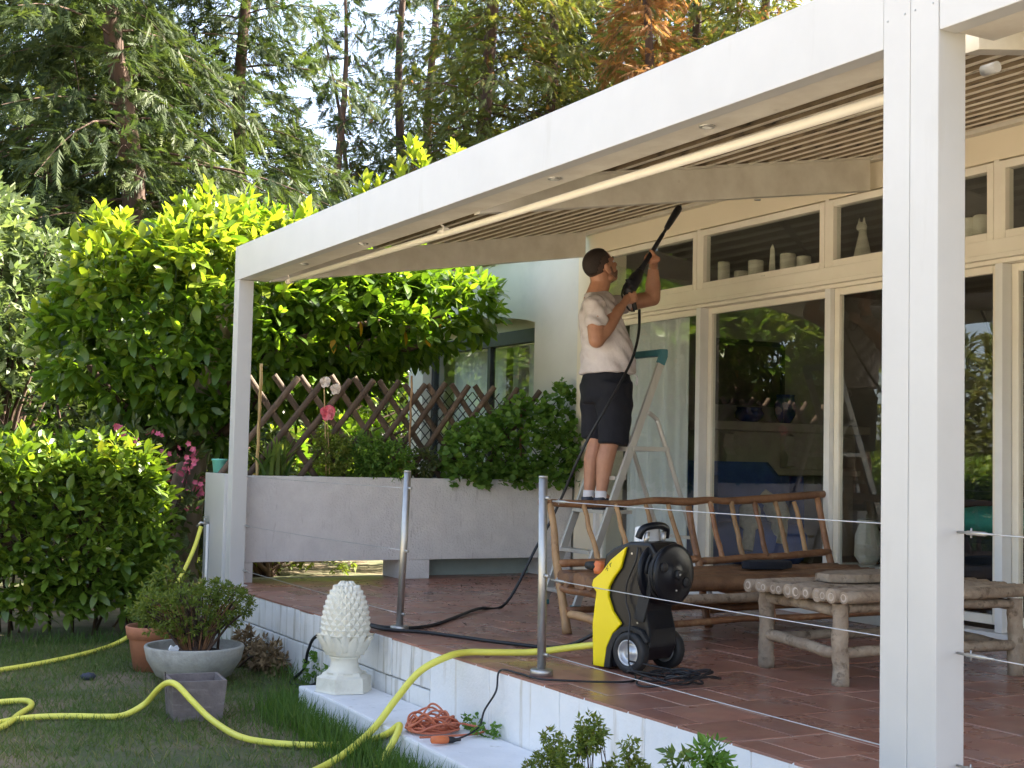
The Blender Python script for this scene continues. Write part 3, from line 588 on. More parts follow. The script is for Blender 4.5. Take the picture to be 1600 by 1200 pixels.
# ================================================================== PLANTER
PL = thing('planter', 'rough rendered lilac-white raised planter with openings at its foot', 'planter', (-.28, 1.5, 0))
x0, x1 = -.47, -.112; pz0, pz1 = .15, .787
pw = MB(); pw.box((x1-.07, 0.01, pz0), (x1, W-.02, pz1)); pw.box((x0, 0.01, pz0), (x0+.07, W-.02, pz1)); pw.box((x0+.071, .011, pz0), (x1-.071, .08, pz1)); pw.box((x0+.071, W-.09, pz0), (x1-.071, W-.021, pz1)); pw.box((x0+.071, .081, pz0), (x1-.071, W-.091, pz0+.06))
pw.build('trough', 'planter_render', PL, 0.006)
MB().box((x0+.072, .082, pz0+.062), (x1-.072, W-.092, pz1-.04)).build('soil', 'soil', PL)
for a, b in ((.012, .245), (1.435, 1.68), (W-.27, W-.021)): MB().box((x0+.002, a, 0.001), (x1-.001, b, pz0-.001)).build('foot', 'planter_render', PL, 0.005)
MB().box((x0+.02, 1.681, .001), (x0+.08, W-.271, pz0-.002)).build('plinth', 'plinth_green', PL)
MB().box((-.50, -.022, GZ), (-.003, .008, .80)).build('end_panel', 'white_alu', PL, 0.004)
MB().tube([(-.35, -.035, -.3), (-.35, -.035, .42)], .012, 8).build('pipe', 'frame_white', PL)
MB().tube([(-.35, -.03, .42), (-.35, -.09, .43), (-.37, -.11, .40)], .011, 8).tube([(-.35, -.06, .43), (-.35, -.06, .47)], .008, 6).tube([(-.38, -.06, .47), (-.32, -.06, .47)], .007, 6).build('tap', 'steel', PL)
# pot on the planter's end
p = at(346, 742, y=.12); TP = thing('flower_pot', 'small turquoise pot standing on the end of the planter', 'pot', (-.42, .1, pz1)); MB().lathe([(.045, .001), (.055, .09), (.06, .092), (.06, .105), (.05, .105), (.048, .07)], (-.42, .06, pz1+.013), 16).build('pot', 'turquoise', TP)

# trellises
TR = thing('wooden_trellis', 'brown expanding lattice of half-round wooden slats on the planter', 'trellis', (-.3, 1.5, pz1))
SLATL = .98; ang = math.radians(53)
def half(mb_r=.025):
    pr = [(mb_r*math.cos(t), mb_r*math.sin(t)*.8) for t in np.linspace(0, math.pi, 7)]; mb = MB(); mb.prism(pr, (0,0,0), (0,1,0), (1,0,0), (0,0,1), -SLATL/2, SLATL/2); m = mb.mesh('slat', bevel=.003); m.materials.append(MATS['trellis_wood']); return m
hm = half()
for i in range(-1, 14):
    yb = .02+.213*i
    for sgn, dx in ((1, .012), (-1, -.012)):
        yc = yb+.29; ok = (.0 < yb < 2.2) if sgn > 0 else (.15 < yb+.1 < 2.3)
        if not ok: continue
        o = link('slat', hm, None, TR, (-.30+dx+random.uniform(-.004, .004), yc+random.uniform(-.012, .012), 1.165+random.uniform(-.015, .012)-.01*abs(i-4)/4))
        o.rotation_euler = (-sgn*(math.pi/2-ang)+random.uniform(-.03, .03), 0, 0)
TB = thing('black_trellis', 'fine black diamond lattice behind the wooden slats', 'trellis', (-.43, 2.1, pz1))
bm_ = MB().box((-.003, -.0035, -.50), (.003, .0035, .50)).mesh('strip'); bm_.materials.append(MATS['trellis_black'])
for i in range(22):
    yb = 1.25+.085*i
    for sgn in (1, -1):
        yc = yb
        if not 1.45 < yc < 2.78: continue
        o = link('strip', bm_, None, TB, (-.43+sgn*.004, yc, 1.13)); o.rotation_euler = (-sgn*math.radians(42), 0, 0)
def cane(y, x, z1, r, lab, m='bamboo'):
    t = thing('garden_cane', lab, 'cane', (x, y, pz1-.04)); mb = MB(); pts = []; rs = []
    for i in range(25): z = pz1-.04+(z1-pz1+.04)*i/24; pts.append((x+.006*math.sin(i), y+(z-pz1)*.01, z)); rs.append(r*(1.18 if i % 5 == 0 else 1))
    mb.tube(pts, rs, 8).build('cane', m, t)
cane(.28, -.2, 1.625, .012, 'yellow bamboo cane at the left end of the wooden trellis'); cane(1.54, -.25, 1.60, .009, 'thin tan wooden stake in the middle of the trellis', 'wood_light'); cane(2.55, -.25, 1.5, .009, 'thin reddish stake near the right end of the trellis', 'wood_bark')

# ================================================================== VEGETATION
def shoots(P, D, rng, leaves=8, length=.115, spread=.95, jitter=.25, droop=.25, scl=(.7, 1.15)):
    """whorled shoots: leaf positions, frames and sizes"""
    n = len(P); D = D/np.linalg.norm(D, axis=1, keepdims=True)
    a = np.where(np.abs(D[:, 2:3]) < .9, np.array([[0, 0, 1.0]]), np.array([[1.0, 0, 0]])); X = np.cross(D, a); X /= np.linalg.norm(X, axis=1, keepdims=True); Y = np.cross(D, X)
    pos, dr, sc = [], [], []; ph = rng.uniform(0, 6.28, n)
    for i in range(leaves):
        an = ph+i*2.4; t = i/leaves; tilt = spread*(1.15-.75*t)+rng.normal(0, jitter, n)
        d = D*np.cos(tilt)[:, None]+(X*np.cos(an)[:, None]+Y*np.sin(an)[:, None])*np.sin(tilt)[:, None]; d[:, 2] -= droop*(1-t)*rng.uniform(.3, 1.2, n)
        pos.append(P+D*(length*.75*t*rng.uniform(.8, 1.1, n))[:, None]); dr.append(d); sc.append(length*rng.uniform(*scl, n)*(1-.25*t))
    return np.concatenate(pos), np.concatenate(dr), np.concatenate(sc)
def blob_points(blobs, n, rng, shell=.75):
    """points near the outside of a union of ellipsoids, with outward directions"""
    C = np.array([b[:3] for b in blobs]); Rr = np.array([b[3:6] if len(b) > 4 else [b[3]]*3 for b in blobs], float)
    wgt = (Rr[:, 0]*Rr[:, 1]+Rr[:, 1]*Rr[:, 2]+Rr[:, 0]*Rr[:, 2]); idx = rng.choice(len(C), size=n*2, p=wgt/wgt.sum()); d = rnd_dirs(n*2, rng)
    s = shell+(1.05-shell)*rng.random(n*2)**.6; P = C[idx]+d*Rr[idx]*s[:, None]; keep = np.ones(len(P), bool)
    for j in range(len(C)):
        q = ((P-C[j])/Rr[j]); keep &= ~((np.sum(q*q, 1) < .62) & (idx != j))
    nrm = d/Rr[idx]; nrm /= np.linalg.norm(nrm, axis=1, keepdims=True); return P[keep][:n], nrm[keep][:n]
def clampz(P, z): P[:, 2] = np.maximum(P[:, 2], z); return P
UP = np.array([[0, 0, 1.0]])
LEAFMESH = {}
def single_leaves(parent, pos, B, sc, rnd, m, name='leaf', base=(LEAF_V, LEAF_F)):
    """the nearest leaves as parts that can be picked apart; a few shared meshes carry the colour steps"""
    off = rootloc(parent)
    for i in range(len(pos)):
        q = int(min(rnd[i], .999)*6)
        if (m, q) not in LEAFMESH:
            me = scatter_mesh('leaf', base[0], base[1], np.zeros((1, 3)), np.eye(3)[None], np.ones(1), np.array([(q+.5)/6])); me.materials.append(MATS[m]); LEAFMESH[(m, q)] = me
        o = bpy.data.objects.new(name, LEAFMESH[(m, q)]); COL.objects.link(o); o.parent = parent
        M = Matrix([list(r) for r in (B[i]*sc[i])]).to_4x4(); M.translation = Vector(pos[i])-off; o.matrix_basis = M
def foliage(name, parent, pos, D, sc, rnd, m, rng, base=(LEAF_V, LEAF_F), singles=0, up=UP, roll=.5, kind='stuff', sel=None):
    B = rot_basis(D, up+rng.normal(0, .25, (len(pos), 3)), rng.normal(0, roll, len(pos))); off = np.array(rootloc(parent))
    m0 = np.zeros(len(pos), bool)
    if singles:
        v = CAM-pos; dist = np.linalg.norm(v, axis=1); score = sc/dist
        if sel is not None: score = score*sel(pos)
        m0[np.argsort(-score)[:singles]] = True; single_leaves(parent, pos[m0], B[m0], sc[m0], rnd[m0], m, base=base)
    k = ~m0; me = scatter_mesh(name, *base, pos[k], B[k], sc[k], rnd[k], off); o = link(name, me, m, parent)
    if kind: o['kind'] = kind
    return o
def visible_side(c, r):
    """prefers leaves on the side of a clump that faces the terrace and garden"""
    c = np.array(c); to = CAM-c; to = to/np.linalg.norm(to)
    return lambda P: np.clip(((P-c)@to)/r+.25, .02, 1.2)

# ---- cherry-laurel hedge on the lawn
HG = thing('laurel_hedge', 'clipped dense green laurel hedge at the left edge of the lawn', 'hedge', (-1.0, -1.4, GZ))
rng = np.random.default_rng(11)
def hedge_points(n):
    P, Dn = [], []
    # rounded box: x -1.7..-.42, y -3.4..-.28, z GZ..1.02
    lo = np.array([-1.75, -3.4, GZ+.10]); hi = np.array([-.42, -.30, .97]); c = (lo+hi)/2; h = (hi-lo)/2
    f = rng.choice(3, size=n, p=[.52, .2, .28]); Q = rng.uniform(-1, 1, (n, 3)); nr = np.zeros((n, 3))
    for i in range(3):
        k = f == i; sg = np.where((i != 1) | (rng.random(k.sum()) < .85), 1.0, -1.0); Q[k, i] = sg; nr[k, i] = sg
    p = c+Q*h; rr = .28; inner = np.clip(p, lo+rr, hi-rr); d = p-inner; ln = np.linalg.norm(d, axis=1, keepdims=True); d = d/np.maximum(ln, 1e-6); p = inner+d*rr
    p += d*(np.array([noise.noise(Vector(x*2.2)) for x in p])*.11)[:, None] - d*(rng.random(n)**1.5*.30)[:, None]
    return p, d
P, Dn = hedge_points(2600); Dn = Dn+np.array([[0, 0, .55]])+rng.normal(0, .28, Dn.shape); pos, dr, sc = shoots(P, Dn, rng, 6, .130, 1.0, .34, .38, (.5, 1.25))
foliage('foliage', HG, pos, dr, sc, np.clip(rng.beta(2, 2.2, len(pos))+.15*(pos[:, 2] > .8), 0, 1), 'hedge_leaf', rng, singles=300, sel=visible_side((-1, -1.3, .3), .8))
for i in range(26):
    p = Vector((rng.uniform(-1.3, -.6), rng.uniform(-2.9, -.45), GZ)); MB().tube([p, p+Vector((rng.normal(0, .08), rng.normal(0, .08), .5)), p+Vector((rng.normal(.1, .15), rng.normal(0, .15), 1.0))], [.014, .010, .005], 5).build('stem', 'bark', HG)

# ---- big laurel tree behind the planter
LT = thing('laurel_tree', 'large laurel tree with bright yellow-green top spreading behind the white corner post', 'tree', (-1.75, .15, GZ))
rng = np.random.default_rng(12)
blobs = [(-1.5,-.66,1.78,.40),(-1.45,-.38,1.58,.30),(-1.5,-.35,2.0,.55),(-1.35,.05,1.75,.55),(-1.35,.1,2.25,.58),(-1.4,-.55,2.25,.36),(-1.35,.45,2.35,.5),(-1.0,.55,2.0,.45),
         (-1.05,.95,2.2,.46),(-1.0,1.35,2.15,.46),(-.95,1.75,2.2,.42),(-.95,2.08,2.22,.33),(-.88,2.36,2.28,.22),(-1.3,1.0,1.72,.40),(-1.25,1.5,1.85,.36),(-1.6,.5,1.6,.40),(-1.5,.2,2.68,.30),(-1.5,-.62,2.55,.22),
         (-1.9,.6,2.5,.6),(-1.9,1.4,2.4,.6),(-2.0,-.1,2.0,.5),(-1.8,2.0,2.5,.5),(-1.25,.25,1.25,.22)]
P, Dn = blob_points(blobs, 2250, rng, .60); Dn = Dn*.8+np.array([[.05, -.05, .25]])+rng.normal(0, .3, Dn.shape)
pos, dr, sc = shoots(P, Dn, rng, 7, .175, 1.0, .32, .65, (.55, 1.2))
hgt = np.clip((pos[:, 2]-1.95)/.6, 0, 1); rnd = np.clip(rng.beta(2, 2.4, len(pos)), 0, 1); yl = (rng.random(len(pos)) < hgt*.8*(pos[:, 1] < .75))
foliage('foliage', LT, pos[~yl], dr[~yl], sc[~yl], rnd[~yl], 'laurel_leaf', rng, singles=230, sel=visible_side((-1.3, .6, 2.0), .9))
foliage('young_leaves', LT, pos[yl], dr[yl], sc[yl], rnd[yl], 'laurel_young', rng, singles=70, sel=visible_side((-1.3, .6, 2.4), .9))
# upright young shoots on top, some taller than the beam
P = []; 
for u, v, x in ((640, 235, -1.3), (655, 250, -1.3), (628, 262, -1.3), (665, 268, -1.25), (572, 292, -1.3), (588, 296, -1.3), (712, 240, -1.3), (432, 352, -1.3), (447, 360, -1.3), (478, 335, -1.3), (330, 305, -1.5), (325, 330, -1.5), (338, 345, -1.5), (385, 345, -1.4), (365, 360, -1.4), (280, 340, -1.5), (300, 355, -1.4), (255, 365, -1.4), (155, 335, -1.5), (165, 355, -1.5), (185, 350, -1.5), (140, 375, -1.5), (215, 400, -1.4), (120, 415, -1.5), (640, 290, -1.3), (655, 300, -1.3), (580, 320, -1.3)): P.append(at(u, v+8, x=x))
P = np.array(P); P = np.concatenate([P, P-np.array([[0, 0, .09]])+rng.normal(0, .03, P.shape)]); Dn = np.array([[0, 0, 1.0]])+rng.normal(0, .22, P.shape)
pos, dr, sc = shoots(P, Dn, rng, 8, .16, .75, .2, .1); foliage('top_shoots', LT, pos, dr, sc, rng.random(len(pos)), 'laurel_young', rng)
ms = MB()
for q in P[:27]: ms.tube([q, q-Vector((.05, 0, .45)), q-Vector((.15, 0, .9))], [.005, .008, .012], 5)
tag(ms.build('young_stems', 'stem_green', LT), kind='stuff')
yp = np.array([at(u, v, x=-.66) for u, v in ((690, 488), (632, 516), (520, 528), (660, 524), (562, 500))]); D = np.tile([[.1, .1, -1.0]], (5, 1))+rng.normal(0, .3, (5, 3))
foliage('yellow_leaves', LT, yp, D, np.full(5, .14), rng.random(5), 'laurel_yellow', rng, kind=None)
tk = MB().tube(smooth_path([(-1.78, .12, GZ-.1), (-1.76, .15, .2), (-1.72, .2, .8), (-1.6, .3, 1.5), (-1.5, .4, 2.2)], 5), [.17]*4+[.15]*6+[.13]*6+[.08]*5, 14).build('trunk', 'bark_pale', LT)
for a, b, c in (((-1.65,.25,1.2),(-1.5,-.2,1.6),(-1.4,-.6,1.9)), ((-1.6,.3,1.4),(-1.2,.9,1.9),(-.95,1.6,2.1)), ((-1.65,.3,1.0),(-1.2,.5,1.3),(-1.05,.7,1.8)), ((-1.6,.3,1.5),(-1.3,1.5,1.9),(-.95,2.2,2.2)), ((-1.7,.2,.9),(-1.5,-.3,1.2),(-1.45,-.8,1.7)), ((-1.2,.9,1.9),(-1.0,1.4,1.75),(-.9,1.9,1.9))):
    MB().tube(smooth_path([a, b, c], 6), [.05-.0025*i for i in range(13)], 8).build('limb', 'bark', LT)

# ---- conifers behind
def conifer(x, y, h, seed, rbase, z0, nb, m='conifer_leaf', lean=(0, 0), dens=1.0, label='', sparse=False, tr=.18, dead=0.0, droop=.35, fl=.5, grp='tall conifers behind the garden'):
    rng = np.random.default_rng(seed); t = thing('conifer_tree', label, 'tree', (x, y, GZ), grp)
    def axis(z): f = z/h; return np.array([x+lean[0]*f**1.3+.06*math.sin(z*1.1+seed), y+lean[1]*f**1.3+.06*math.cos(z*.9+seed), GZ+z])
    zz = np.linspace(-.1, h, 16); MB().tube([axis(z) for z in zz], [max(.02, tr*(1-z/h)**.8) for z in zz], 9).build('trunk', 'bark', t)
    mb = MB(); pos, dr, sc = [], [], []; zv = 1.6+.37*math.hypot(x-CAM[0], y-CAM[1]); nb = int(nb*1.9)
    for i in range(nb):
        z = z0+(h-z0)*((i+rng.random())/nb)**1.05; f = (z-z0)/(h-z0); Lb = rbase*(1-f)**.75*rng.uniform(.40, 1.15)*(.55+.45*min(1, f*6+.35)); an = i*2.399+rng.normal(0, .5)
        if z-Lb*.4 > zv: continue
        o = axis(z); dv = np.array([math.cos(an), math.sin(an), 0]); K = 6; up = rng.uniform(.0, .45); dp = droop*rng.uniform(.3, 1.3); pts = []
        side = rng.normal(0, .18)
        for k in range(K+1):
            s_ = k/K; q = o+dv*Lb*s_; q[2] += Lb*(up*s_-(up+dp)*s_**2.0); q[0] -= math.sin(an)*side*Lb*s_**2; q[1] += math.cos(an)*side*Lb*s_**2; pts.append(q)
        mb.tube(pts, [max(.004, .030*Lb/3*(1-.85*k/K)) for k in range(K+1)], 4, cap=False)
        pts = np.array(pts); ns = int(dens*(34 if sparse else 79)*Lb/2.2)+5
        s_ = rng.uniform(.40 if sparse else .12, 1.03, ns); ii = np.minimum((s_*K).astype(int), K-1); fr = s_*K-ii; q = pts[ii]*(1-fr)[:, None]+pts[ii+1]*fr[:, None]
        tang = pts[ii+1]-pts[ii]; tang /= np.linalg.norm(tang, axis=1, keepdims=True); sg = rng.choice([-1, 1], ns); sd_ = np.cross(tang, np.array([[0, 0, 1.0]])); sd_ /= np.linalg.norm(sd_, axis=1, keepdims=True)
        off = rng.random(ns)*.42*Lb*(1-.6*s_)
        d = tang*rng.uniform(.2, 1.0, ns)[:, None]+sd_*(sg*rng.uniform(.2, 1.0, ns))[:, None]; d[:, 2] += rng.uniform(-1.0, .45, ns)
        q = q+sd_*(sg*off)[:, None]*.9; q[:, 2] += rng.normal(-.04, .10, ns)*Lb*.5
        pos.append(q); dr.append(d); sc.append(fl*.60*rng.uniform(.5, 1.35, ns))
        if sparse:
            for e in range(3): a_ = pts[rng.integers(2, K)]; mb.tube([a_, a_+dv*.3*rng.uniform(.5, 1.4)+rng.normal(0, .25, 3)], [.008, .003], 4, cap=False)
    tag(mb.build('limbs', 'bark', t), kind='stuff'); pos = np.concatenate(pos); dr = np.concatenate(dr); sc = np.concatenate(sc); rnd = np.clip(rng.beta(1.8, 2.4, len(pos)), 0, 1)
    dd = rng.random(len(pos)) < dead
    foliage('crown', t, pos[~dd], dr[~dd], sc[~dd], rnd[~dd]*.94+.06*(rng.random((~dd).sum()) < .02), m, rng, (FROND_V, FROND_F), roll=.45)
    if dead: foliage('dead_sprays', t, pos[dd], dr[dd], sc[dd], rnd[dd], 'conifer_dead', rng, (FROND_V, FROND_F), roll=.45)
    return t
def ray(u, dist): d = _fw+_r*(u-800)/FPX; d = d/np.linalg.norm(d[:2]); return CAM[0]+d[0]*dist, CAM[1]+d[1]*dist
G = lambda u, d: ray(u, d)
conifer(*G(50, 21.0), 14, 1, 3.6, 1.2, 74, label='dense dark drooping conifer at the far left', dens=1.5, lean=(.2, .3))
conifer(*G(240, 19.0), 13, 2, 3.4, 1.6, 78, label='dense dark conifer with a leaning reddish trunk left of the beam', dens=1.5, lean=(-.6, -1.4), tr=.24)
conifer(*G(365, 22.0), 14, 3, 3.2, 1.2, 76, label='thick dark conifer reaching towards the left end of the beam', dens=1.55)
conifer(*G(455, 26.0), 8, 14, 2.4, .8, 44, label='low shaded conifer between the two leaning trunks', dens=1.0, droop=.2)
conifer(*G(520, 27.5), 12, 4, 2.3, 3.2, 34, label='thin bare-stemmed conifer left of the sky gap', sparse=True, dens=1.5, tr=.17)
conifer(*G(595, 29.0), 11, 5, 2.2, 3.2, 26, label='leaning thin conifer with bare twigs in the sky gap', sparse=True, dens=1.2, lean=(-.3, -1.5), tr=.13)
conifer(*G(614, 31.0), 17, 6, 2.5, 2.5, 44, label='straight thin dark conifer stem in the middle of the sky gap', sparse=True, dens=1.4, tr=.19)
conifer(*G(662, 33.0), 18, 7, 2.8, 3.0, 54, label='straight sparse conifer right of the sky gap', sparse=True, dens=2.2, tr=.2)
conifer(*G(752, 29.0), 21, 8, 3.7, 1.5, 92, 'conifer_warm', label='mid green conifer with a reddish trunk above the beam', dens=1.2, tr=.24, dead=.05)
conifer(*G(850, 30.0), 21, 9, 3.6, 1.5, 92, 'conifer_warm', label='olive green conifer with bare twigs above the middle of the beam', dens=1.1, dead=.04)
conifer(*G(930, 32.0), 22, 10, 3.6, 2.0, 92, label='dark green conifer left of the orange branches', dens=1.3, dead=.03)
conifer(*G(1003, 27.0), 16.5, 11, 2.1, 5.0, 60, 'conifer_warm', label='conifer with dead orange branches above the beam', dens=1.6, dead=.80)
conifer(*G(1085, 30.0), 22, 12, 3.3, 2.0, 90, 'conifer_warm', label='rust-tinged conifer right of the orange branches', dens=1.2, dead=.20)
conifer(*G(1190, 29.0), 21, 13, 3.6, 2.0, 90, 'conifer_warm', label='yellow-green conifer where the beam leaves the top of the picture', dens=1.3, dead=.04)
conifer(*G(715, 41.0), 19, 15, 3.6, 1.0, 70, label='far shaded conifer behind the straight sparse stems', dens=.9, fl=.7)
conifer(*G(895, 44.0), 24, 16, 5.0, 1.0, 80, label='far dark conifer behind the olive green one', dens=.8, fl=.85)
conifer(*G(1050, 44.0), 24, 19, 5.0, 1.0, 80, label='far dark conifer behind the dead orange branches', dens=.8, fl=.85)
conifer(*G(140, 32.0), 18, 17, 4.6, .8, 80, label='far dark conifer behind the leaning reddish trunk', dens=.9, fl=.75)
conifer(*G(-100, 25.0), 14, 18, 3.6, .8, 60, label='dark conifer partly cut off by the left picture edge', dens=1.0, fl=.6)

# ---- broadleaf shrubs and trees
def bush(name, blobs, n, m, label, cat, base, ll, seed, leaves=7, spread=1.1, group=None, shell=.5, stem=True, up=.3, flat=None, droop=.2, root=None, kind='stuff', singles=0, sr=1.0):
    rng = np.random.default_rng(seed); c = np.mean([b[:3] for b in blobs], axis=0); zb = GZ if root is None else root
    t = thing(name, label, cat, (c[0], c[1], zb), group); P, Dn = blob_points(blobs, n, rng, shell); Dn = Dn+np.array([[0, 0, up]])+rng.normal(0, .35, Dn.shape)
    pos, dr, sc = shoots(P, Dn, rng, leaves, ll, spread, .35, droop); k = pos[:, 2] > zb+.0; pos, dr, sc = pos[k], dr[k], sc[k]
    foliage('foliage', t, pos, dr, sc, np.clip(rng.beta(2, 2.2, len(pos)), 0, 1), m, rng, base, singles=singles, kind=kind)
    if stem:
        mb = MB()
        for i in range(min(60, max(8, n//12))):
            q = Vector(P[rng.integers(len(P))]); b = Vector((c[0]+rng.normal(0, .06), c[1]+rng.normal(0, .06), zb)); md = b.lerp(q, .55)+Vector((0, 0, .08*(q-b).length)); mb.tube([b, md, q], [.010*sr, .007*sr, .003*sr] if (q-b).length < 1.2 else [.03, .02, .006], 5, cap=False)
        tag(mb.build('stems', 'bark', t), kind='stuff')
    return t
SM, LF, RD = (SMALL_V, SMALL_F), (LEAF_V, LEAF_F), (ROUND_V, ROUND_F)
bl = [(-4.6,-1.5,2.6,.75),(-4.6,-.9,2.2,.7),(-4.7,-.6,2.6,.55),(-4.7,-1.3,3.1,.55),(-4.6,-1.6,1.9,.6)]
bush('olive_tree', bl, 1500, 'olive_leaf', 'grey-green fine-leaved tree at the left edge behind the laurel', 'tree', SM, .16, 21, 9, 1.0, shell=.2)
bush('shrub', [(-3.2,-1.9,.9,.5,.8,.9),(-3.4,-.8,1.2,.5,.8,1.0),(-3.4,.2,.9,.5,.8,1.0),(-4,1.2,.9,.6,.8,1.0)], 900, 'conifer_leaf', 'dark shaded shrub mass behind the hedge', 'shrub', LF, .16, 22, 7, 1.0, shell=.3)
bush('shrub', [(-5.5,2.2,1.3,.8,1.1,1.5),(-6,4.5,1.5,1,1.6,1.7),(-6.3,.5,1.5,.9,1.2,1.6),(-6.5,-1.5,1.3,1,1.3,1.6)], 1300, 'laurel_leaf', 'tall dark shrub row far behind the laurel tree', 'shrub', LF, .2, 23, 7, 1.0, shell=.3)
bush('shrub', [(-5.2,1.3,.25,.4,.7,.6),(-5.4,2.1,.3,.4,.7,.7),(-5.2,2.8,.25,.4,.6,.6)], 750, 'shrub_leaf', 'sunlit low shrub seen through the opening under the planter', 'shrub', SM, .10, 24, 8, 1.1, shell=.3)
bush('shrub', [(-12,-4,1.6,1.8,2.6,2.2),(-13,-1,1.8,1.8,2.6,2.4),(-14,3,2,2,3,2.6),(-15,7,2,2,3,2.6),(-16,11,2,2,3,2.6),(-17,15,2,2,3,2.6)], 2000, 'conifer_warm', 'distant undergrowth at the foot of the conifers', 'shrub', SM, .44, 25, 7, 1.0, shell=.4, stem=False)
# oleander in flower
OL = bush('oleander', [(-1.15,-.45,.85,.28,.3,.35),(-1.05,-.12,.75,.25,.22,.42),(-1.1,-.75,.95,.25,.2,.25),(-1.0,.02,.35,.2,.2,.4)], 80, 'oleander_leaf', 'oleander with pink flowers beside the pale tree trunk', 'shrub', SM, .13, 26, 8, .8, up=.8, shell=.3)
rng = np.random.default_rng(27)
for u, v, x, sp_, k_ in ((172, 676, -1.0, .05, 5), (183, 668, -1.0, .03, 3), (205, 685, -1.0, .055, 8), (243, 675, -1.0, .035, 5), (258, 720, -.95, .06, 7), (280, 712, -.95, .07, 9), (300, 712, -.95, .05, 6), (290, 740, -.95, .07, 9), (305, 762, -.95, .05, 7), (270, 738, -.95, .06, 6), (300, 795, -.95, .03, 3), (312, 770, -.95, .03, 3)):
    for i in range(k_):
        c = at(u, v, x=x)+Vector(rng.normal(0, sp_*.75, 3)); d0 = (Vector(CAM)-c).normalized()+Vector(rng.normal(0, .5, 3)); d0.normalize(); a = d0.orthogonal().normalized(); mb = MB()
        for j in range(5):
            q = Matrix.Rotation(2*math.pi*j/5, 3, d0) @ a; s_ = d0.cross(q); mb.add([c, c+q*.014+s_*.011+d0*.006, c+q*.026+d0*.009, c+q*.014-s_*.011+d0*.006], [(0, 1, 2, 3)])
        mb.build('flower', 'petal_pink', OL)

# ---- trees across the lawn, behind the camera: what the window panes mirror
bl = []
for x, y, h in ((-14, -14, 5.5), (-10, -16, 6.5), (-5, -17, 5.5), (-1, -18, 6.5), (3.5, -18.5, 5.5), (8, -19, 6), (13, -19, 5.5), (-17, -10, 6)):
    bl += [(x, y, h*.45, 2.0, 2.0, h*.4), (x+1.2, y+.6, h*.35, 1.4, 1.4, h*.3), (x-1.2, y+.3, h*.33, 1.4, 1.4, h*.3), (x, y, h*.75, 1.3, 1.3, h*.25)]
rng = np.random.default_rng(40); P, Dn = blob_points(bl, 5200, rng, .4); pos, dr, sc = shoots(P, Dn+rng.normal(0, .35, Dn.shape), rng, 8, .40, 1.0, .35, .2)
o = foliage('far_tree_row', None, pos, dr, sc, rng.beta(2, 2.2, len(pos)), 'conifer_warm', rng, SM); tag(o, 'leafy row of trees across the lawn mirrored in the glass doors', 'trees')

# ---- plants on the planter
bush('geranium', [(-.17,2.15,1.0,.26,.33,.26),(-.15,2.5,1.12,.27,.33,.34),(-.13,2.78,1.02,.24,.26,.34),(-.06,2.35,.84,.13,.36,.15),(-.03,2.62,.76,.11,.22,.17),(-.15,2.87,1.40,.12,.12,.22),(-.03,2.36,.68,.07,.15,.17),(-.04,2.2,.80,.08,.2,.1),(-.04,2.48,.62,.04,.06,.08),(-.1,1.95,.95,.2,.18,.2),(-.02,2.9,.72,.06,.13,.15)], 760, 'geranium_leaf', 'big round-leaved geranium spilling over the right end of the planter', 'plant', RD, .062, 31, 5, 1.25, shell=.35, root=pz1-.05, stem=False, droop=.1, up=.35)
bush('plant', [(-.22,.88,.94,.15,.14,.16),(-.22,.84,1.03,.08,.08,.1)], 190, 'shrub_leaf', 'lacy green plant below the pink rose on the planter', 'plant', SM, .05, 32, 8, 1.1, shell=.2, root=pz1-.05, stem=False)
bush('plant', [(-.22,1.18,.95,.15,.15,.17),(-.2,1.38,.92,.14,.15,.14),(-.24,1.05,.9,.1,.1,.1)], 330, 'geranium_leaf', 'lacy fern-like plant in the middle of the planter', 'plant', SM, .055, 33, 8, 1.1, shell=.2, root=pz1-.05, stem=False)
bush('plant', [(-.25,1.68,.9,.1,.12,.1)], 60, 'oleander_leaf', 'small dull plant beside the big geranium', 'plant', SM, .06, 34, 6, 1.1, shell=.2, root=pz1-.05, stem=False)
def strap(name, c, n, h, label, seed, w=.03, sp=.5, m='strap_leaf', cat='plant'):
    rng = np.random.default_rng(seed); t = thing(name, label, cat, c)
    for i in range(n):
        a = rng.uniform(0, 6.28); L_ = h*rng.uniform(.6, 1.1); out = sp*rng.uniform(.15, 1); b = Vector(c)+Vector((rng.normal(0, .04), rng.normal(0, .06), 0)); d = Vector((math.cos(a), math.sin(a), 0)); s_ = Vector((-d.y, d.x, 0)); vs = []; K = 7
        for k in range(K+1):
            f = k/K; p = b+d*(out*L_*f**1.6)+Vector((0, 0, L_*(f-.38*out*f**2.4))); ww = w*.5*(1-f**2.5)+.001; vs += [p-s_*ww, p+Vector((0, 0, -ww*.5)), p+s_*ww]
        fs = [(3*k+j, 3*k+j+1, 3*k+j+4, 3*k+j+3) for k in range(K) for j in (0, 1)]
        o = MB().add(vs, fs, True).build('leaf', m, t); at_ = o.data.attributes.new('rnd', 'FLOAT', 'POINT'); at_.data.foreach_set('value', [float(rng.random())]*len(o.data.vertices))
    return t
strap('strap_leaf_plant', (-.26, .42, pz1-.03), 46, .40, 'clump of arching strap leaves at the left end of the planter', 35, sp=.85)
strap('strap_leaf_plant', (-.26, 1.22, pz1-.03), 16, .42, 'upright strap leaves behind the fern-like plant on the planter', 36, sp=.35)
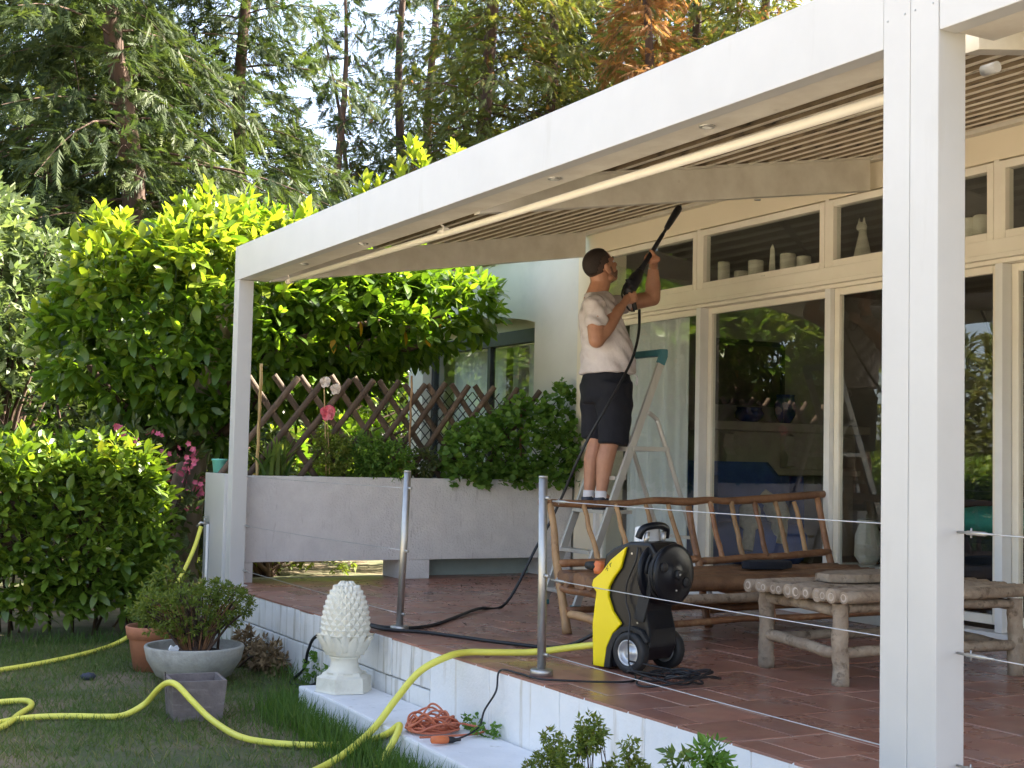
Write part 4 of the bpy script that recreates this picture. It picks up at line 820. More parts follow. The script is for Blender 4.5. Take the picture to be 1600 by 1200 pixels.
# artificial flowers on stakes
def rose(c, r, m, petals, seed, parent, nm='petal'):
    rng = np.random.default_rng(seed); f = (Vector(CAM)-c).normalized(); f = (f+Vector((0, 0, .25))).normalized(); x = f.orthogonal().normalized(); y = f.cross(x)
    for i in range(petals):
        t = i/petals; an = i*2.4; rad = r*(.15+.85*t); d = x*math.cos(an)+y*math.sin(an); s_ = f.cross(d); tl = .9-.75*t; wv = []
        for a_ in range(4):
            for b_ in range(5):
                u_ = a_/3; v_ = (b_-2)/2; ww = rad*.75*(math.sin(math.pi*(.15+.7*u_)))**.7
                p = c+d*(rad*u_*math.cos(tl)*1.0)+f*(rad*u_*math.sin(tl)*.9-r*.15*t+.012*math.sin(v_*3+i))+s_*ww*v_-f*(rad*.10*(1-abs(v_)))*-1
                wv.append(p)
        fs = [(a_*5+b_, a_*5+b_+1, (a_+1)*5+b_+1, (a_+1)*5+b_) for a_ in range(3) for b_ in range(4)]; MB().add(wv, fs, True).build(nm, m, parent)
for pts, m, lab, rr in (([(512, 645)], 'petal_rose', 'red and pink artificial rose on a stake in front of the trellis', .066), ([(508, 597), (524, 608)], 'petal_white', 'white artificial double flower on a stake above the red rose', .046)):
    c0 = at(*pts[0], x=-.19); t = thing('artificial_flower', lab, 'flower', (c0.x, c0.y, pz1-.04))
    for i, q in enumerate(pts): rose(at(*q, x=-.19), rr, m, 22, 50+i, t)
    MB().tube([c0-Vector((.02, 0, .02)), (c0.x-.015, c0.y+.03, .95), (c0.x-.01, c0.y+.035, pz1-.04)], .005, 6).build('stem', 'bamboo', t)

# ---- pots on the lawn
BW = thing('bowl_planter', 'wide shallow grey concrete bowl with a feathery shrub on the lawn', 'planter', (1.56, -.64, GZ))
MB().lathe([(.13, 0), (.22, .05), (.275, .14), (.293, .215), (.287, .225), (.268, .222), (.255, .18), (.2, .165), (.02, .17)], (1.56, -.64, GZ), 36).build('bowl', 'concrete', BW)
MB().lathe([(.262, .155), (.15, .19), (.02, .2)], (1.56, -.64, GZ), 24).build('soil', 'soil', BW)
FS = bush('feathery_shrub', [(1.54,-.66,-.02,.20,.22,.14),(1.51,-.44,.03,.16,.14,.11),(1.56,-.85,-.02,.15,.12,.11),(1.56,-.64,.07,.16,.15,.09),(1.46,-.36,-.0,.12,.10,.10),(1.52,-.52,.12,.08,.08,.06),(1.56,-.92,.05,.07,.06,.06)], 850, 'shrub_leaf', 'feathery green shrub with reddish twigs growing in the concrete bowl', 'shrub', SM, .034, 61, 7, 1.1, root=GZ+.17, shell=.25)
mb = MB(); rng = np.random.default_rng(62)
for i in range(46):
    a = rng.uniform(0, 6.28); b = Vector((1.56+.05*math.cos(a), -.64+.06*math.sin(a), GZ+.17)); mb.tube([b, b+Vector((.03*math.cos(a), .07*math.sin(a), .15)), b+Vector((.10*math.cos(a), .2*math.sin(a), .30))], [.004, .003, .002], 4, cap=False)
tag(mb.build('dry_stems', 'wood_bark', FS), kind='stuff')
TP2 = thing('terracotta_pot', 'terracotta flower pot behind the concrete bowl', 'pot', (1.0, -.74, GZ))
MB().lathe([(.12, 0), (.155, .2), (.158, .205)], (1.0, -.74, GZ), 28).build('body', 'terracotta', TP2); MB().lathe([(.165, .2), (.178, .27), (.172, .278), (.16, .275), (.155, .24), (.05, .24)], (1.0, -.74, GZ), 28).build('rim', 'terracotta', TP2)
bush('potted_bush', [(.98,-.74,-.02,.14,.14,.12),(.95,-.64,.08,.10,.10,.17)], 170, 'shrub_leaf', 'thin straggly bush growing from the terracotta pot', 'bush', SM, .05, 63, 7, 1.0, root=GZ+.24, shell=.2)
SQ = thing('square_pot', 'empty square dark grey-brown pot with a crack on the lawn', 'pot', (2.62, -.93, GZ))
ca, sa = math.cos(.42), math.sin(.42); M = Matrix.Translation((2.62, -.93, GZ)) @ Matrix.Rotation(-.10, 4, 'Z'); h_ = .205
def taper(mb, r0, r1, z0, z1, t):
    for a_ in range(4):
        R_ = M @ Matrix.Rotation(a_*math.pi/2, 4, 'Z'); vs = [(-r0, r0-t, z0), (r0-t, r0-t, z0), (r0-t, r0, z0), (-r0, r0, z0), (-r1, r1-t, z1), (r1-t, r1-t, z1), (r1-t, r1, z1), (-r1, r1, z1)]
        mb.add([R_ @ Vector(v) for v in vs], [(0,3,2,1),(4,5,6,7),(0,1,5,4),(1,2,6,5),(2,3,7,6),(3,0,4,7)])
mb = MB(); taper(mb, .122, .138, 0, h_, .016); mb.build('walls', 'stone_pot', SQ); MB().box((-.105, -.105, .002), (.105, .105, .05), M).build('base', 'soil', SQ)
cr = MB(); pts = [(.09, .0, .225), (.075, 0, .20), (.085, 0, .185), (.065, 0, .165), (.055, 0, .14), (.05, 0, .12)]
cr.tube([M @ Vector((-p_[0]*.6-.03, -(.122+.016*p_[2]/h_)-.0005, p_[2])) for p_ in pts], [.0035, .003, .003, .0025, .002, .001], 4).build('crack', 'soil', SQ)
# little white fish-tail ornament in the bowl
c = at(271, 1026, x=1.68); FO = thing('garden_ornament', 'small pale fish-shaped ornament stuck in the concrete bowl', 'ornament', (1.68, c.y, GZ+.17)); ey = Vector((-.3, .95, 0)).normalized()
MB().prism([(-.005, -.07), (.012, -.05), (.02, -.02), (.015, .01), (.035, .045), (.02, .065), (.0, .055), (-.02, .068), (-.034, .045), (-.014, .01), (-.02, -.02), (-.012, -.05)], c, ey, (0, 0, 1), ey.cross(Vector((0, 0, 1))), -.006, .006).build('figure', 'plastic_white', FO, .002)
MB().tube([c-Vector((0, 0, .06)), (c.x, c.y, GZ+.16)], .004, 5).build('stake', 'steel', FO)
o = MB().ball(at(138, 1057, z=GZ+.02), (.035, .05, .025), 7, 4).build('dark_clod', 'shoe'); tag(o, 'small dark blue crumpled scrap lying on the grass', 'scrap')
bush('dry_bush', [(1.05,-.14,-.31,.12,.10,.11),(1.4,-.12,-.34,.14,.09,.09)], 170, 'dry_twig', 'dry brown tuft between the bowl and the terrace wall', 'bush', SM, .06, 64, 7, 1.1, shell=.1)
bush('ivy', [(1.95,-.05,-.3,.03,.03,.1),(2.2,-.05,-.33,.05,.03,.08)], 34, 'geranium_leaf', 'small ivy tendrils climbing the block wall beside the finial', 'plant', RD, .03, 65, 4, 1.2, stem=False)
for i, (x, y, lab) in enumerate(((4.02, -.03, 'small weed growing at the wall foot above the orange cord'), (4.22, -.06, 'tiny grey-green weed on the ledge right of the orange cord'), (2.45, -.10, 'small leafy weed left of the finial base'))): bush('weed', [(x, y, -.26, .05, .06, .03)], 24, 'geranium_leaf', lab, 'weed', RD, .024, 66+i, 4, 1.2, stem=False, root=-.29)
# foreground plants
def weed(u, v0, v1, y, label, seed, n, wd, m='shrub_leaf', ll=.026):
    top = at(u, v0, y=y); bot = at(u, v1, y=y); rg = random.Random(seed); bl = []; dh = top.z-bot.z
    for i in range(9):
        f = .12+.85*i/8; o = wd*(.6+1.5*f) if i > 1 else wd*.3; bl.append((top.x+rg.uniform(-o, o)*.8, y+rg.uniform(-o, o)*.8, top.z-dh*f, wd*rg.uniform(.45, .8), wd*rg.uniform(.45, .8), wd*rg.uniform(.4, .8)))
    return bush('weed', bl, n, m, label, 'weed', SM, ll, seed, 8, 1.15, root=GZ, shell=.1, up=.4, sr=.3)
weed(925, 1128, 1240, -.56, 'bushy green weed with purplish tips in the foreground', 71, 260, .065); weed(862, 1150, 1240, -.57, 'short bushy weed left of the tallest foreground weed', 72, 140, .05)
weed(985, 1158, 1240, -.53, 'slim weed with dark tips right of the bushy foreground weed', 73, 70, .032); weed(1108, 1158, 1240, -.46, 'broad-leaved weed before the white wall near the big post', 74, 70, .03, 'geranium_leaf', .045)
weed(1062, 1185, 1240, -.48, 'thin grassy weed left of the broad-leaved weed', 75, 26, .03, 'strap_leaf', .05)

# ---- grass
def blades(n, region, hl, m, name, label, seed, w=.05, lean=.6, parent=None, zz=GZ):
    rng = np.random.default_rng(seed); P = region(n, rng); n = len(P); D = np.stack([rng.normal(0, lean, n), rng.normal(0, lean, n), np.ones(n)], 1); D /= np.linalg.norm(D, axis=1, keepdims=True)
    bv = [(-w/2, 0, 0), (w/2, 0, 0), (-w*.4, .55, .06), (w*.4, .55, .06), (0, 1, .25)]; bf = [(0, 1, 3), (0, 3, 2), (2, 3, 4)]
    B = rot_basis(D, rnd_dirs(n, rng), np.zeros(n)); me = scatter_mesh(name, bv, bf, P, B, rng.uniform(*hl, n), np.clip(rng.beta(2, 2.5, n)+.25*(np.array([noise.noise(Vector(p*1.6)) for p in P])), 0, 1)); o = link(name, me, m); return tag(o, label, 'grass', None, 'stuff')
def lawn_region(n, rng):
    d = 4.6+6.4*rng.random(n*3)**.8; u = rng.uniform(-140, 1250, n*3); dx = _fw[0]+_r[0]*(u-800)/FPX; dy = _fw[1]+_r[1]*(u-800)/FPX; L_ = np.hypot(dx, dy); x = CAM[0]+dx/L_*d; y = CAM[1]+dy/L_*d
    k = (y < np.where(x > 2.6, -.45, -.04)) & ~((x < -.45) & (y > -3.2)); x, y = x[k][:n], y[k][:n]
    nzv = np.array([noise.noise(Vector((a*1.3, b*1.3, 3.0))) for a, b in zip(x, y)]); k = rng.random(len(x)) < np.clip(.66+1.1*nzv, .28, 1); x, y = x[k], y[k]
    return np.stack([x, y, np.full(len(x), GZ-.002)], 1)
blades(64000, lawn_region, (.022, .062), 'grass_blade', 'lawn_grass', 'short patchy green grass with straw-coloured blades on the lawn', 81, .075, .75)
def edge_region(n, rng):
    x = rng.uniform(2.45, 5.4, n); y = np.where(x > 2.6, -.42, -.3)-np.abs(rng.normal(0, .11, n))-.02*(x-2.6); return np.stack([x, y, np.full(n, GZ)], 1)
blades(5200, edge_region, (.05, .16), 'grass_tall', 'tall_grass', 'longer bright grass along the white ledge', 82, .035, .28)
def foot_region(n, rng): x = rng.uniform(.3, 2.5, n); return np.stack([x, -.03-np.abs(rng.normal(0, .07, n)), np.full(n, GZ)], 1)
blades(500, foot_region, (.05, .14), 'grass_tall', 'wall_grass', 'tufts of grass at the foot of the block wall', 83, .035, .3)
def hedge_foot(n, rng): y = rng.uniform(-3.0, -.2, n); return np.stack([-.42+np.abs(rng.normal(0, .12, n)), y, np.full(n, GZ)], 1)
blades(1500, hedge_foot, (.05, .13), 'grass_tall', 'hedge_grass', 'ragged grass along the foot of the hedge', 84, .04, .4)

# ================================================================== STEEL POSTS AND WIRES
def steel_post(x, y, tilt, lab):
    t = thing('railing_post', lab, 'railing post', (x, y, 0), 'steel railing posts on the terrace edge'); top = Vector((x+tilt[0], y+tilt[1], .862))
    MB().tube([(x, y, .018), top], .0195, 16).build('tube', 'steel', t); MB().lathe([(.0205, 0), (.0205, .006), (.019, .009)], top, 16).build('cap', 'steel', t)
    MB().lathe([(.05, .001), (.05, .026), (.046, .030), (.022, .031)], (x, y, 0), 24).build('base_plate', 'steel', t)
    for z in (.775, .435, .095):
        c = Vector((x, y, 0)).lerp(top, z/.862); MB().tube([c+Vector((.018, .0, 0)), c+Vector((.05, .005, 0))], .0075, 10).build('wire_fitting', 'steel', t)
    return t
steel_post(2.80, .132, (.055, 0), 'brushed steel railing post leaning slightly, right of the finial')
steel_post(4.415, .092, (-.02, 0), 'brushed steel railing post in front of the rustic bench')
def wire(p, q, lab, fit=True, sag=.004):
    t = thing('railing_wire', lab, 'wire', p); p, q = Vector(p), Vector(q); m = p.lerp(q, .5)-Vector((0, 0, sag))
    MB().tube(smooth_path([p, m, q], 5), .0022, 6).build('cable', 'wire', t)
    if fit:
        d = (q-p).normalized(); MB().tube([p, p+d*.03, p+d*.035, p+d*.10, p+d*.11, p+d*.13], [.004, .004, .0065, .0065, .0035, .0035], 8).build('turnbuckle', 'steel', t)
        MB().tube([p+d*.05+Vector((0, 0, -.014)), p+d*.05+Vector((0, 0, .014))], .003, 6).build('pin', 'steel', t)
for z0, z1, nm in ((.785, .775, 'top'), (.430, .438, 'middle'), (.112, .095, 'lowest')):
    wire((.112, .10, z0), (2.79, .13, z1), f'{nm} thin wire between the left white post and the leaning steel post', z0 < .7)
for z, nm in ((.762, 'top'), (.421, 'middle'), (.095, 'lowest')): wire((4.47, .10, z), (6.56, .08, z+.005), f'{nm} thin wire between the second steel post and the big white post', z > .3)
for z, nm in ((.757, 'top'), (.415, 'middle'), (.10, 'lowest')): wire((6.786, .08, z), (9.4, .08, z-.003), f'{nm} thin wire running right from the big white post')

# ================================================================== RUSTIC BENCH
BN = thing('rustic_bench', 'rustic brown bench of peeled branches with a slanted spindle back', 'bench', (3.3, 1.9, 0))
def bxz(z): return 3.215-.31*z                              # lean of the back
Y0, Y1, YM = .945, 2.91, 1.90
for y, top in ((Y0, .70), (YM, .69), (Y1, .745)):
    log((bxz(0), y, 0), (bxz(top)+.0, y+(.0), top), .026 if y != YM else .024, 'wood_light' if y == Y0 else 'wood_bark', BN, 'back_post', .006, int(y*100), .019)
P = [(bxz(.715)-.01, Y0-.06, .708), (2.99, 1.15, .700), (2.99, 1.45, .705), (2.985, 1.66, .722), (2.985, 1.9, .716), (2.985, 2.06, .728), (2.985, 2.2, .722), (2.985, 2.5, .738), (2.98, 2.985, .772)]
MB().tube(smooth_path(P, 5), [.020+.006*math.sin(i*.41)*.4+.004*(i/40) for i in range(41)], 10).build('top_rail', 'wood_bark', BN)
log((bxz(.375), Y0, .375), (bxz(.375), YM, .385), .021, 'wood_bark', BN, 'lower_rail', .004, 5); log((bxz(.39), YM, .37), (bxz(.4), Y1+.01, .415), .022, 'wood_bark', BN, 'lower_rail', .006, 6)
for i, y in enumerate((1.16, 1.38, 1.59, 1.75)): log((bxz(.37)+.0, y+.05, .37), (bxz(.70)+.004, y-.0, .70), .0165, 'wood_light', BN, 'spindle', .006, 20+i, .013)
for i, y in enumerate((2.06, 2.22, 2.40, 2.56, 2.71)): log((bxz(.38), y+.02, .39), (bxz(.72)+.004, y-.0, .72), .016, 'wood_bark' if i in (0, 2) else 'wood_light', BN, 'spindle', .006, 30+i, .015)
for i in range(7):
    x = 3.17+.088*i; log((x, Y0-.03+random.uniform(-.03, .03), .302+random.uniform(-.006, .006)), (x, Y1+.0+random.uniform(-.04, .03), .312), .040+random.uniform(-.004, .004), 'wood_seat', BN, 'seat_log', .006, 40+i)
log((3.80, Y0, .235), (3.82, Y1+.03, .262), .026, 'wood_grey', BN, 'front_rail', .012, 60)
for y in (Y0+.02, YM, Y1): log((3.76, y, 0), (3.74, y, .265), .031, 'wood_bark', BN, 'front_leg', .006, 70+int(y*10))
for y in (Y0, YM-.02, Y1): log((3.12, y+.0, .245), (3.80, y+.01, .235), .022, 'wood_bark', BN, 'seat_bearer', .008, 80+int(y*10))
log((3.74, Y0, .10), (3.75, Y1, .115), .018, 'wood_bark', BN, 'stretcher', .012, 91); log((3.2, Y0, .13), (3.22, Y1, .12), .019, 'wood_bark', BN, 'stretcher', .01, 92)
log((3.2, Y0+.02, .105), (3.76, Y0+.01, .10), .024, 'wood_light', BN, 'stretcher', .006, 93); log((3.22, YM, .10), (3.76, Y1, .20), .02, 'wood_bark', BN, 'brace', .006, 94)
o = MB().prism([(.17*math.cos(t)*(1+.12*math.sin(2*t)), .095*math.sin(t)) for t in np.linspace(0, 6.28, 21)[:-1]], (3.45, 2.13, .353), (0.1, 1, 0), (-1, .1, 0), (0, 0, 1), 0, .045).build('cushion', 'cushion_black', None, .015); tag(o, 'flat black cushion lying on the bench seat', 'cushion')

# ================================================================== LOG TABLE
TA = thing('log_table', 'weathered grey table of round logs on four thick log legs', 'table', (4.86, 1.65, 0))
lx = [4.585+.0525*i for i in range(12)]; rnds = [.030, .031, .024, .026, .025, .032, .033, .026, .031, .025, .030, .028]
x = 4.575
for i, r in enumerate(rnds):
    x += r if i else 0; y0 = 1.10+random.uniform(-.012, .012); lg = log((x, y0, .385+random.uniform(-.004, .004)), (x+random.uniform(-.008, .008), 2.27, .385), r, 'wood_grey', TA, 'top_log', .004, 100+i, r*random.uniform(.9, 1.05), 12)
    MB().lathe([(r*.92, 0), (r*.55, .0025), (r*.15, .001)], (x, y0+.002, .385), 12, axis=(0, -1, 0)).build('cut_end', 'log_end', lg)
    x += r
for (a, b) in ((4.574, 1.21), (5.114, 1.17), (5.18, 2.17), (4.58, 2.18)): log((a, b, 0), (a-.005, b, .352), .037, 'wood_grey', TA, 'leg', .003, int(a*100+b*10), .035, 12)
log((4.574, 1.21, .325), (5.114, 1.175, .318), .024, 'wood_grey', TA, 'apron', .004, 120); log((4.58, 2.18, .325), (5.18, 2.17, .32), .024, 'wood_grey', TA, 'apron', .004, 121); log((4.57, 1.2, .335), (4.58, 2.18, .33), .02, 'wood_grey', TA, 'apron', .004, 122); log((5.12, 1.2, .33), (5.18, 2.17, .33), .02, 'wood_grey', TA, 'apron', .004, 123)
log((4.574, 1.21, .155), (5.114, 1.17, .135), .027, 'wood_grey', TA, 'stretcher', .004, 124); log((5.114, 1.17, .14), (5.18, 2.17, .14), .025, 'wood_grey', TA, 'stretcher', .004, 125); log((4.58, 2.18, .15), (5.18, 2.17, .13), .025, 'wood_grey', TA, 'stretcher', .004, 126); log((4.574, 1.21, .14), (4.58, 2.18, .14), .024, 'wood_grey', TA, 'stretcher', .004, 127)
o = MB().prism([(0, 0), (.14, -.08), (.48, -.10), (.86, -.07), (.90, .06), (.80, .15), (.45, .17), (.1, .15), (.0, .09)], (4.80, 1.30, .418), (-.04, 1, 0), (1, .04, 0), (0, 0, 1), 0, .038).build('wooden_slab', 'wood_grey', None, .006); tag(o, 'thick weathered wooden slab lying on the log table', 'slab')

# ================================================================== STEP LADDER
LD = thing('step_ladder', 'aluminium step ladder with a teal top handle in front of the glass door', 'ladder', (2.0, 2.1, 0))
def fy(z): return 1.612+.392*z
XN, XF = 2.2, 1.8
for X in (XN, XF):
    MB().bar((X, fy(0), 0.004), (X, fy(1.60), 1.60), .024, .05, up=(0, 1, .4)).build('front_rail', 'ladder_alu', LD, .003)
    MB().box((X-.018, fy(0)-.03, 0), (X+.018, fy(0)+.035, .03)).build('rubber_foot', 'ladder_teal', LD, .004)
    rr = smooth_path([(X+.022, fy(1.27)+.02, 1.275), (X+.022, fy(1.27)+.085, 1.235), (X+.022, 2.235, 1.15), (X+.022, 2.50, .48), (X+.022, 2.685, .01)], 5)
    MB().tube(rr, .0155, 8).build('rear_leg', 'ladder_alu', LD)
    MB().bar((X+.03, fy(1.03)-.0, 1.035), (X+.03, 2.30, 1.035), .01, .028).build('spreader', 'ladder_alu', LD, .002)
    MB().bar((X, fy(1.60), 1.60), (X, fy(1.665), 1.665), .030, .056, up=(0, 1, .4)).build('handle_side', 'ladder_teal', LD, .004)
MB().box((XF-.014, fy(1.66)-.028, 1.655), (XN+.014, fy(1.66)+.028, 1.70)).build('handle_bar', 'ladder_teal', LD, .008)
for z in (.10, .36, .62, .84): MB().box((XF+.0125, fy(z)-.04, z-.012), (XN-.0125, fy(z)+.05 if z != .62 else fy(z)+.19, z+.012)).build('step', 'ladder_alu', LD, .003)
MB().box((XF+.0125, fy(1.03)-.02, 1.02), (XN-.0125, fy(1.03)+.24, 1.045)).build('platform', 'ladder_alu', LD, .004)
MB().bar((XF, 2.52, .45), (XN, 2.52, .45), .02, .02).build('rear_brace', 'ladder_alu', LD)

# ================================================================== PRESSURE WASHER
WO = Vector((4.47, .62, 0)); wf = Vector((-.966, -.259, 0)); wb = -wf; ws = Vector((.259, -.966, 0)); ZV = Vector((0, 0, 1))
PW_ = thing('pressure_washer', 'yellow and black pressure washer on two wheels with a black hose reel', 'pressure washer', WO)
body = [(-.225,.012),(-.235,.20),(-.215,.345),(-.235,.37),(-.195,.43),(-.185,.515),(-.13,.552),(-.04,.582),(.085,.585),(.12,.54),(.085,.36),(.06,.28),(.085,.20),(.09,.12),(.06,.06),(-.05,.05),(-.12,.012)]
MB().prism(body, WO, wb, ZV, ws, -.085, .105).build('body', 'washer_black', PW_, .014)
yel = [(-.232,.008),(-.240,.20),(-.220,.343),(-.250,.370),(-.240,.40),(-.190,.435),(-.135,.495),(-.043,.560),(-.075,.46),(-.115,.415),(-.142,.375),(-.148,.330),(-.118,.265),(-.066,.212),(-.115,.165),(-.150,.10),(-.165,.008)]
MB().prism(yel, WO, wb, ZV, ws, .1055, .122).build('yellow_panel', 'washer_yellow', PW_, .006)
MB().prism(yel, WO, wb, ZV, ws, -.106, -.0855).build('yellow_panel', 'washer_yellow', PW_, .006)
fr_ = [(-.228,.008),(-.238,.20),(-.218,.343),(-.248,.370),(-.236,.40),(-.20,.43),(-.19,.42),(-.215,.385),(-.205,.343),(-.222,.20),(-.212,.008)]
MB().prism(fr_, WO, wb, ZV, ws, -.0852, .1052).build('yellow_front', 'washer_yellow', PW_, .002)
MB().prism([(-.16,.01),(-.145,.10),(-.11,.165),(-.06,.20),(.0,.21),(.06,.195),(.10,.15),(.085,.14),(.05,.175),(0,.188),(-.05,.178),(-.092,.14),(-.115,.09),(-.125,.01)], WO, wb, ZV, ws, .1055, .128).build('wheel_arch', 'rubber', PW_, .004)
MB().prism([(.0,.24),(.05,.40),(.035,.50),(.08,.51),(.10,.36),(.06,.23)], WO, wb, ZV, ws, .1055, .116).build('side_recess', 'rubber', PW_, .004)
MB().prism([(-.29,.0),(-.225,.0),(-.225,.075),(-.26,.075)], WO, wb, ZV, ws, -.06, .07).build('front_foot', 'washer_black', PW_, .006)
mk = MB(); mo = WO+ws*.1222
for a_, b_ in (((-.165,.445),(-.150,.468)), ((-.158,.457),(-.146,.455)), ((-.158,.457),(-.150,.444)), ((-.140,.470),(-.128,.482)), ((-.138,.478),(-.132,.462))): mk.tube([mo+wb*a_[0]+ZV*a_[1], mo+wb*b_[0]+ZV*b_[1]], .0014, 5)
mk.build('marking', 'rubber', PW_)
for a_, b_ in ((-.02, .53), (.02, .225), (-.10, .04), (.075, .47)): MB().lathe([(.0055, 0), (.0045, .003)], WO+ws*.105+wb*a_+ZV*b_, 8, axis=ws).build('screw', 'steel', PW_)
for s0, s1 in ((.10, .148), (-.148, -.10)):
    c = WO+ZV*.0925
    wl = MB().lathe([(.058, s0), (.086, s0), (.0915, s0+.008), (.0915, s1-.008), (.086, s1), (.060, s1), (.058, s1-.004)], c, 32, axis=ws, cap=False).build('wheel', 'rubber', PW_)
    MB().lathe([(.058, s0+.002), (.0585, s1-.001), (.054, s1+.001), (.050, s1-.004), (.046, s1-.022), (.030, s1-.026), (.028, s1-.012), (.0, s1-.010)], c, 32, axis=ws, cap=False).build('rim', 'rim_silver', wl)
for s_ in (-.055, .06): MB().tube([WO+wb*(.02)+ws*s_+ZV*.565, WO+wb*(.03)+ws*s_+ZV*.628], .012, 12).build('handle_tube', 'steel', PW_)
MB().tube(smooth_path([WO+wb*.0+ws*.085+ZV*.600, WO+wb*.015+ws*.075+ZV*.640, WO+wb*.03+ws*.03+ZV*.655, WO+wb*.03+ws*(-.03)+ZV*.655, WO+wb*.025+ws*(-.075)+ZV*.640, WO+wb*.015+ws*(-.085)+ZV*.600], 5), .017, 10).build('handle', 'washer_black', PW_)
RC = WO+ws*.03+ZV*.448
rl_ = MB().lathe([(.05, .06), (.135, .062), (.14, .068), (.14, .076), (.11, .078), (.095, .082), (.09, .145), (.10, .148), (.132, .152), (.136, .158), (.134, .166), (.115, .170), (.06, .172), (.05, .182), (.02, .184)], RC, 36, axis=wb).build('hose_reel', 'washer_black', PW_)
MB().lathe([(.022, .184), (.020, .196), (.008, .197)], RC, 14, axis=wb).build('hub', 'rubber', rl_)
for an, rd in ((.4, .085), (3.6, .085)):
    p = RC+wb*.1705+(ws*math.cos(an)+ZV*math.sin(an))*rd; MB().lathe([(.024, 0), (.022, .006), (.004, .007)], p, 12, axis=wb).build('recess', 'rubber', rl_)
for dd in (.0, .055): MB().lathe([(.006, .1975 if dd == 0 else .171), (.004, .200 if dd == 0 else .176)], RC-ZV*dd*1.3-ws*dd*.1, 8, axis=wb).build('bolt', 'steel', rl_)
hp = []
for t in np.linspace(0, 2*math.pi*4.0, 110): hp.append(RC+wb*(.088+.052*(t/25.2))+(ws*math.cos(t)+ZV*math.sin(t))*(.104+.012*math.sin(t*.7)))
MB().tube(hp, .0075, 6).build('wound_hose', 'rubber', rl_)
MB().prism([(-.105, .52), (-.095, .645), (-.015, .66), (-.01, .52)], WO, wb, ZV, ws, -.075, .005).build('detergent_bottle', 'plastic_white', PW_, .010)
cp = [WO+wb*.02+ws*.112+ZV*.56, WO+wb*.02+ws*.125+ZV*.50, WO+wb*(-.03)+ws*.124+ZV*.40, WO+wb*(-.035)+ws*.124+ZV*.32, WO+wb*.0+ws*.135+ZV*.25, WO+wb*.015+ws*.16+ZV*.16, WO+wb*.02+ws*.16+ZV*.05]
MB().tube(smooth_path(cp, 6), .0042, 6).build('side_cable', 'cord_black', PW_)
c = WO+wf*.275+ZV*.415+ws*.02; OQ = thing('hose_connector', 'orange and black hose quick connector on the front of the washer', 'connector', c)
MB().lathe([(.022, -.03), (.028, -.012), (.023, .0), (.028, .014), (.021, .03)], c+wf*.02+ZV*.03, 12, axis=(0, .1, 1)).build('sleeve', 'plastic_orange', OQ); MB().lathe([(.02, .0), (.022, .035), (.017, .07)], c+wf*.03+ZV*.035, 12, axis=wf).build('nozzle', 'rubber', OQ)

# ================================================================== HOSES AND CORDS
def lay(name, pts, r, m, lab, cat, k=8, n=10, group=None): o = MB().tube(smooth_path(pts, k), r, n).build(name, m); return tag(o, lab, cat, group)
zy = GZ+.022; Q = lambda u, v, z=zy: at(u, v, z=z)
lay('garden_hose', [WO+wf*.235+ZV*.10, Vector((4.05, .50, .06)), Vector((3.92, .33, .026)), Vector((3.84, .16, .022)), Vector((3.80, .035, .022)), Vector((3.84, -.09, .012)), at(655, 1050, y=-.22), at(617, 1095, y=-.32), at(585, 1137, y=-.42), Q(545, 1173, GZ+.06), Q(505, 1198), Q(450, 1222), Q(380, 1245)], .0165, 'hose_yellow', 'yellow garden hose running from the washer over the terrace edge onto the lawn', 'hose')
lay('garden_hose', [Q(-80, 1160), Q(0, 1137), Q(30, 1116), Q(49, 1103), Q(40, 1095), Q(0, 1097), Q(-60, 1103)], .0155, 'hose_yellow', 'loop of yellow garden hose lying at the left picture edge', 'hose')
lay('garden_hose', [Q(-60, 1145), Q(0, 1129), Q(50, 1121), Q(110, 1119), Q(165, 1120), Q(195, 1117), at(226, 1100, x=2.52), at(247, 1077, x=2.62), at(262, 1067, x=2.70), at(277, 1071, x=2.78), at(300, 1095, x=2.88), at(330, 1124, x=3.0), Q(372, 1150, GZ+.04), Q(420, 1160), Q(480, 1164), Q(540, 1163), Q(580, 1156, GZ+.05), at(606, 1146, y=-.40), at(624, 1133, y=-.38), at(619, 1150, y=-.42), at(605, 1175, y=-.47), Q(588, 1205), Q(575, 1225), Q(560, 1260)], .0155, 'hose_yellow', 'yellow garden hose draped over the square pot and along the lawn', 'hose')
lay('garden_hose', [Q(-60, 1058), Q(0, 1047), Q(60, 1037), Q(130, 1022), Q(180, 1006), at(215, 984, x=-.05), at(250, 950, x=-.15), at(280, 905, x=-.2), at(302, 860, x=-.25), at(314, 823, x=-.3)], .0155, 'hose_yellow', 'yellow hose rising from the lawn to the tap beside the hedge', 'hose')
